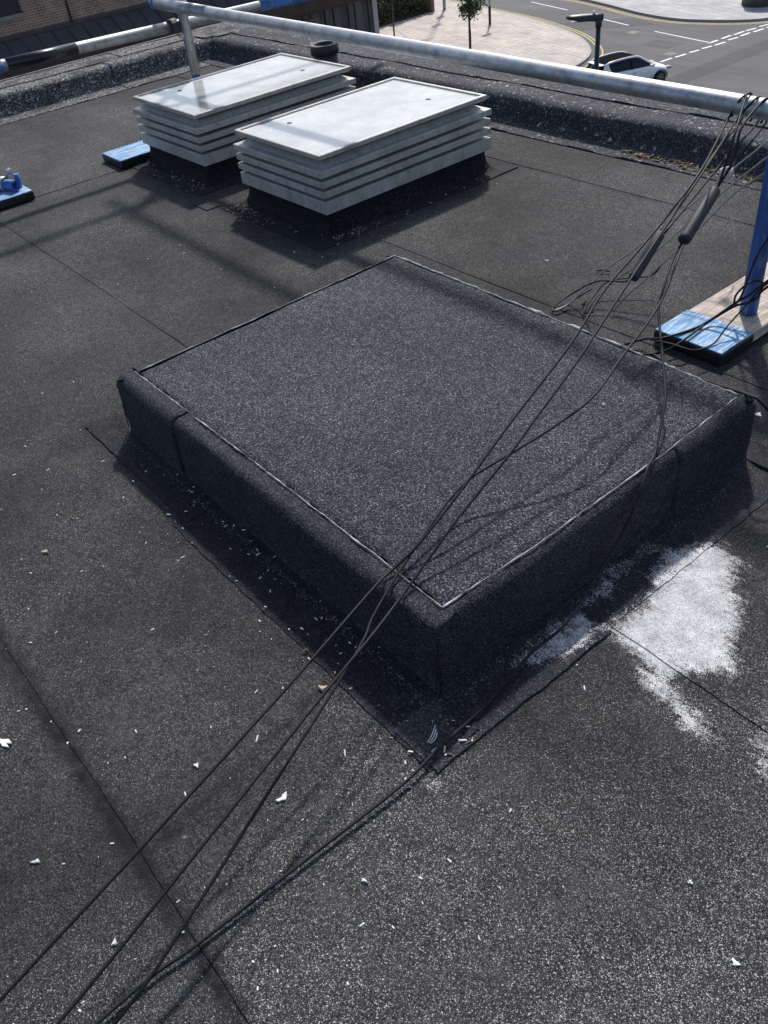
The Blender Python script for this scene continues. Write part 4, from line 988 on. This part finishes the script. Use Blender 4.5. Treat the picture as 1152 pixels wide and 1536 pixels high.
BW = [([[-0.56, 1.27, .010], [-0.514, 1.309, .03], [-0.455, 1.314, .052], [-0.414, 1.435, .056], [-0.356, 1.492, .12], [-0.317, 1.495, .16], [-0.267, 1.488, .22], [-0.1, 1.5, .40]], .0038, 'twisted black wire crossing blue board end to the loop at post'),
      ([[-0.49, 1.255, .010], [-0.463, 1.276, .012], [-0.427, 1.295, .03], [-0.404, 1.339, .054], [-0.407, 1.463, .06], [-0.366, 1.513, .10], [-0.308, 1.517, .14], [-0.267, 1.494, .20], [-0.1, 1.52, .36]], .0038, 'twisted black wire running over front edge of blue board end'),
      ([[-0.514, 1.309, .03], [-0.416, 1.291, .056], [-0.349, 1.305, .054], [-0.331, 1.373, .053], [-0.334, 1.437, .08], [-0.321, 1.511, .13], [-0.278, 1.512, .2], [-0.12, 1.54, .36]], .0026, 'thin black wire bowing low across the blue board end'),
      ([[-0.356, 1.492, .12], [-0.359, 1.497, .14], [-0.352, 1.504, .16], [-0.338, 1.522, .18], [-0.328, 1.546, .18], [-0.317, 1.559, .17], [-0.317, 1.558, .15], [-0.321, 1.547, .13], [-0.341, 1.534, .11], [-0.371, 1.52, .10]], .0032, 'black wire eye loop beside the scuffed blue post'),
      ([[-0.1, 1.25, .60], [-0.22, 1.353, .40], [-0.28, 1.423, .30], [-0.339, 1.493, .15], [-0.375, 1.526, .10]], .0030, 'black wire rising in front of the scuffed blue post'),
      ([[-0.465, 1.279, .0105], [-0.405, 1.253, .018], [-0.27, 1.179, .06], [-0.137, 1.086, .13], [-0.01, 1.0, .197], [.045, .99, .19], [.25, 1.0, .06], [.5, 1.05, .011], [.8, 1.2, .010]], .0042, 'black cable passing over the plinth corner near blue board')]
for p, r, lb in BW: tag(tube('cable' if 'cable' in lb else 'wire', p, r, M['cable'], None, 8, 6), lb, 'cable' if 'cable' in lb else 'wire')

# ---- litter: larger flakes one by one
def zsurf(x, y):
    for k in range(6):
        if yb[k] <= y < yb[k+1]: fr = (y-yb[k])/(yb[k+1]-yb[k]); break
    else: fr = 1
    z = .0022*(1-fr)+float(undul(x, y))
    if -1.47 < x < .13 and -.13 < y < 1.1: z = max(z, .0042+.0022+float(undul(x, y))*.8+.008*float(sst(.05, 0, max(-y, x, -A_-x, y-B_, 0))))
    if -3.72 < x < -1.88 and 1.10 < y < 2.28: z = max(z, .008)
    if y > 2.55: z = max(z, .008)
    return z+.0008
def flake(x, y, z, L_, wd_, rz, mat, label, hgt=.004, cat='flake', name='paint_flake'):
    n = 9; v = []; 
    for lay in (0, 1):
        for k in range(n):
            a = 2*PI*k/n; r = .75+.35*math.sin(k*2.1+x*40)+.15*math.sin(k*5+y*30)
            v.append(Vector((math.cos(a)*L_/2*r, math.sin(a)*wd_/2*r, hgt*lay+.0012*lay*math.sin(k*1.7))))
    f = [tuple(range(n-1, -1, -1)), tuple(range(n, 2*n))]+[(k, (k+1) % n, n+(k+1) % n, n+k) for k in range(n)]
    me = bpy.data.meshes.new(name); me.from_pydata([tuple(q) for q in v], [], f); me.materials.append(M[mat])
    o = bpy.data.objects.new(name, me); col.objects.link(o); o.location = (x, y, (zsurf(x, y) if z < .1 else z+.004)); o.rotation_euler = (0, 0, rz)
    return tag(o, label, cat)
flake(-.515, -.697, 0, .058, .016, .4, 'white_chip', 'long smooth white flake lying beyond the dark felt seam')
flake(-.027, -.356, 0, .026, .015, 1.5, 'white_chip', 'broad pointed white paint flake beside the black cables')
flake(-1.001, -.408, 0, .018, .012, 1.0, 'tan_chip', 'pale yellowish chip lying alone on open felt', .006)
flake(-.226, -.745, 0, .018, .008, .9, 'white_chip', 'small bent white flake left of the cables on felt')
flake(-.195, -.438, 0, .012, .011, .9, 'white_chip', 'crumbled white flake beside the farthest black cable')
flake(-.079, 1.21, 0, .022, .018, .2, 'white_chip', 'white triangular flake beside the plinth corner and board')
flake(-.171, -.159, 0.004, .020, .013, .6, 'tan_chip', 'tan stone chip beside cables at plinth flashing edge', .008)
flake(.656, -.018, 0, .016, .012, .4, 'white_chip', 'round white splash of paint on speckled felt', .002)
flake(.542, .035, 0, .009, .009, .4, 'white_chip', 'small round white paint drop on speckled felt', .003)
flake(.191, -.343, 0, .012, .007, .2, 'white_chip', 'tiny white flake below the cable lying along felt')
flake(.266, -.08, 0, .012, .004, 1.9, 'white_chip', 'narrow white splinter on open felt near plinth corner')
flake(-.003, -.702, 0, .013, .008, 2.0, 'white_chip', 'white flake between two cables near the felt seam')
flake(-.235, .759, H_+.004, .008, .007, 0, 'white_chip', 'small white flake on plinth top near hanging cable')
flake(-.93, .543, H_+.004, .010, .005, .3, 'white_chip', 'small white flake on the middle of plinth top')
flake(-1.148, 1.579, 0, .02, .006, .3, 'white_chip', 'white scrap on felt between plinth and parapet', .002)
st_ = empty('feather_stalks', (.07, -.085, .01), 'small tuft of white stalks at the plinth corner flashing', 'stalks')
for k in range(3): tube('stalk', [(.070+.003*k, -.095+.002*k, .010), (.066+.005*k, -.080, .014), (.056+.007*k, -.062-.004*k, .016)], .0009, M['white_chip'], st_, 5, 3)

# small countless litter
def litter(name, n, fn, size, mats, label, cat, long_=2.5):
    v = []; f = []; 
    for _ in range(n):
        x, y, z = fn(); z = zsurf(x, y); s = size*(.5+random.random()**2*1.4); a = random.random()*2*PI; L_ = s*(1+random.random()*long_)
        ca, sa = math.cos(a), math.sin(a); i = len(v); t = (random.random()-.5)*.5*L_
        for dx, dy, dz in ((-1, -1, 0), (1, -1, 0), (1, 1, 0), (-1, 1, 0), (-.8, -.6, 1), (.8, -.6, 1), (.7, .7, 1), (-.8, .6, 1)):
            px, py = dx*L_*.5, dy*s*.35; v.append((x+px*ca-py*sa, y+px*sa+py*ca, z+dz*s*.35+max(0, dx*t)))
        f += [tuple(i+q for q in t4) for t4 in ((3, 2, 1, 0), (4, 5, 6, 7), (0, 1, 5, 4), (1, 2, 6, 5), (2, 3, 7, 6), (3, 0, 4, 7))]
    o = mesh(name, v, f, M[mats]); return tag(o, label, cat, kind='stuff')
def near_plinth():
    while True:
        t = random.random()
        x = -1.40+1.52*(1-t**1.6); y = -abs(random.gauss(0, .055))-.012
        if random.random() < .22: y -= random.random()*.25
        if nz(x*6, y*6) > -.25: return x, y, .011 if y > -.12 else .005
litter('white_litter', 90, near_plinth, .0028, 'white_chip', 'white splinters scattered along the plinth foot', 'litter', 2.4)
litter('brown_litter', 90, near_plinth, .0035, 'leaf_litter', 'brown scraps scattered along the plinth foot', 'litter', 1.5)
litter('white_litter', 430, lambda: (random.uniform(-2.6, .3) if random.random() < .8 else random.uniform(0, .9), random.uniform(-1.0, -.1) if random.random() < .8 else random.uniform(-.1, 1.1), .0055), .0027, 'white_chip', 'tiny white specks strewn over open felt', 'litter', 1.3)
def near_sky():
    q = random.random()
    if q < .45: x, y = -2.95-abs(random.gauss(0, .28)), 1.235-abs(random.gauss(0, .05))
    elif q < .85: x, y = -2.62+abs(random.gauss(0, .2)), 1.19-abs(random.gauss(0, .055))
    else: x, y = -1.95+abs(random.gauss(0, .06)), random.uniform(1.15, 2.1)
    return x, y, .016
litter('tan_litter', 190, near_sky, .0036, 'tan_chip', 'pale crumbs of debris round skylight kerbs', 'litter', 1.2)
litter('tan_litter', 110, lambda: (-1.98+random.gauss(0, .05), 1.30+random.gauss(0, .05), .018), .004, 'tan_chip', 'tan grit heaped at the skylight corner', 'litter', 1.0)
def leaves():
    c = random.choice([-1.55, -1.45, -1.30, -1.12, -1.02, -.8]); return c+random.gauss(0, .055), 2.645-abs(random.gauss(0, .028)), .011+.008*random.random()
litter('leaf_litter', 300, leaves, .0085, 'leaf_litter', 'dry leaf litter gathered at the parapet foot', 'litter', 2.0)
litter('leaf_litter', 70, leaves, .006, 'tan_chip', 'pale dry stalks gathered at the parapet foot', 'litter', 4.0)
litter('grit', 900, lambda: (lambda t: (-1.38+1.38*t, -.028-abs(random.gauss(0, .010)), .016))(random.random()**.8), .0016, 'grit', 'fine grit collected in plinth foot angle', 'grit', .6)
litter('grit', 500, lambda: (.03+abs(random.gauss(0, .010)), random.random()*1.0, .016), .0016, 'grit', 'fine grit collected along plinth side foot', 'grit', .6)
for x, y, a, lb_ in ((-.93, 1.62, .3, 'short dark twig on felt beyond the steel rope ends'), (-.83, 1.41, 1.9, 'short dark twig lying among the steel rope ends'), (-.2, 1.23, .6, 'short dark twig on felt between board end and plinth')):
    tag(tube('twig', [(x-.02*math.cos(a), y-.02*math.sin(a), .008), (x, y, .012), (x+.025*math.cos(a+.3), y+.025*math.sin(a+.3), .009)], .0032, M['bark'], None, 6, 3), lb_, 'twig')
for o in bpy.data.objects:
    if '_abs' in o: del o['_abs']
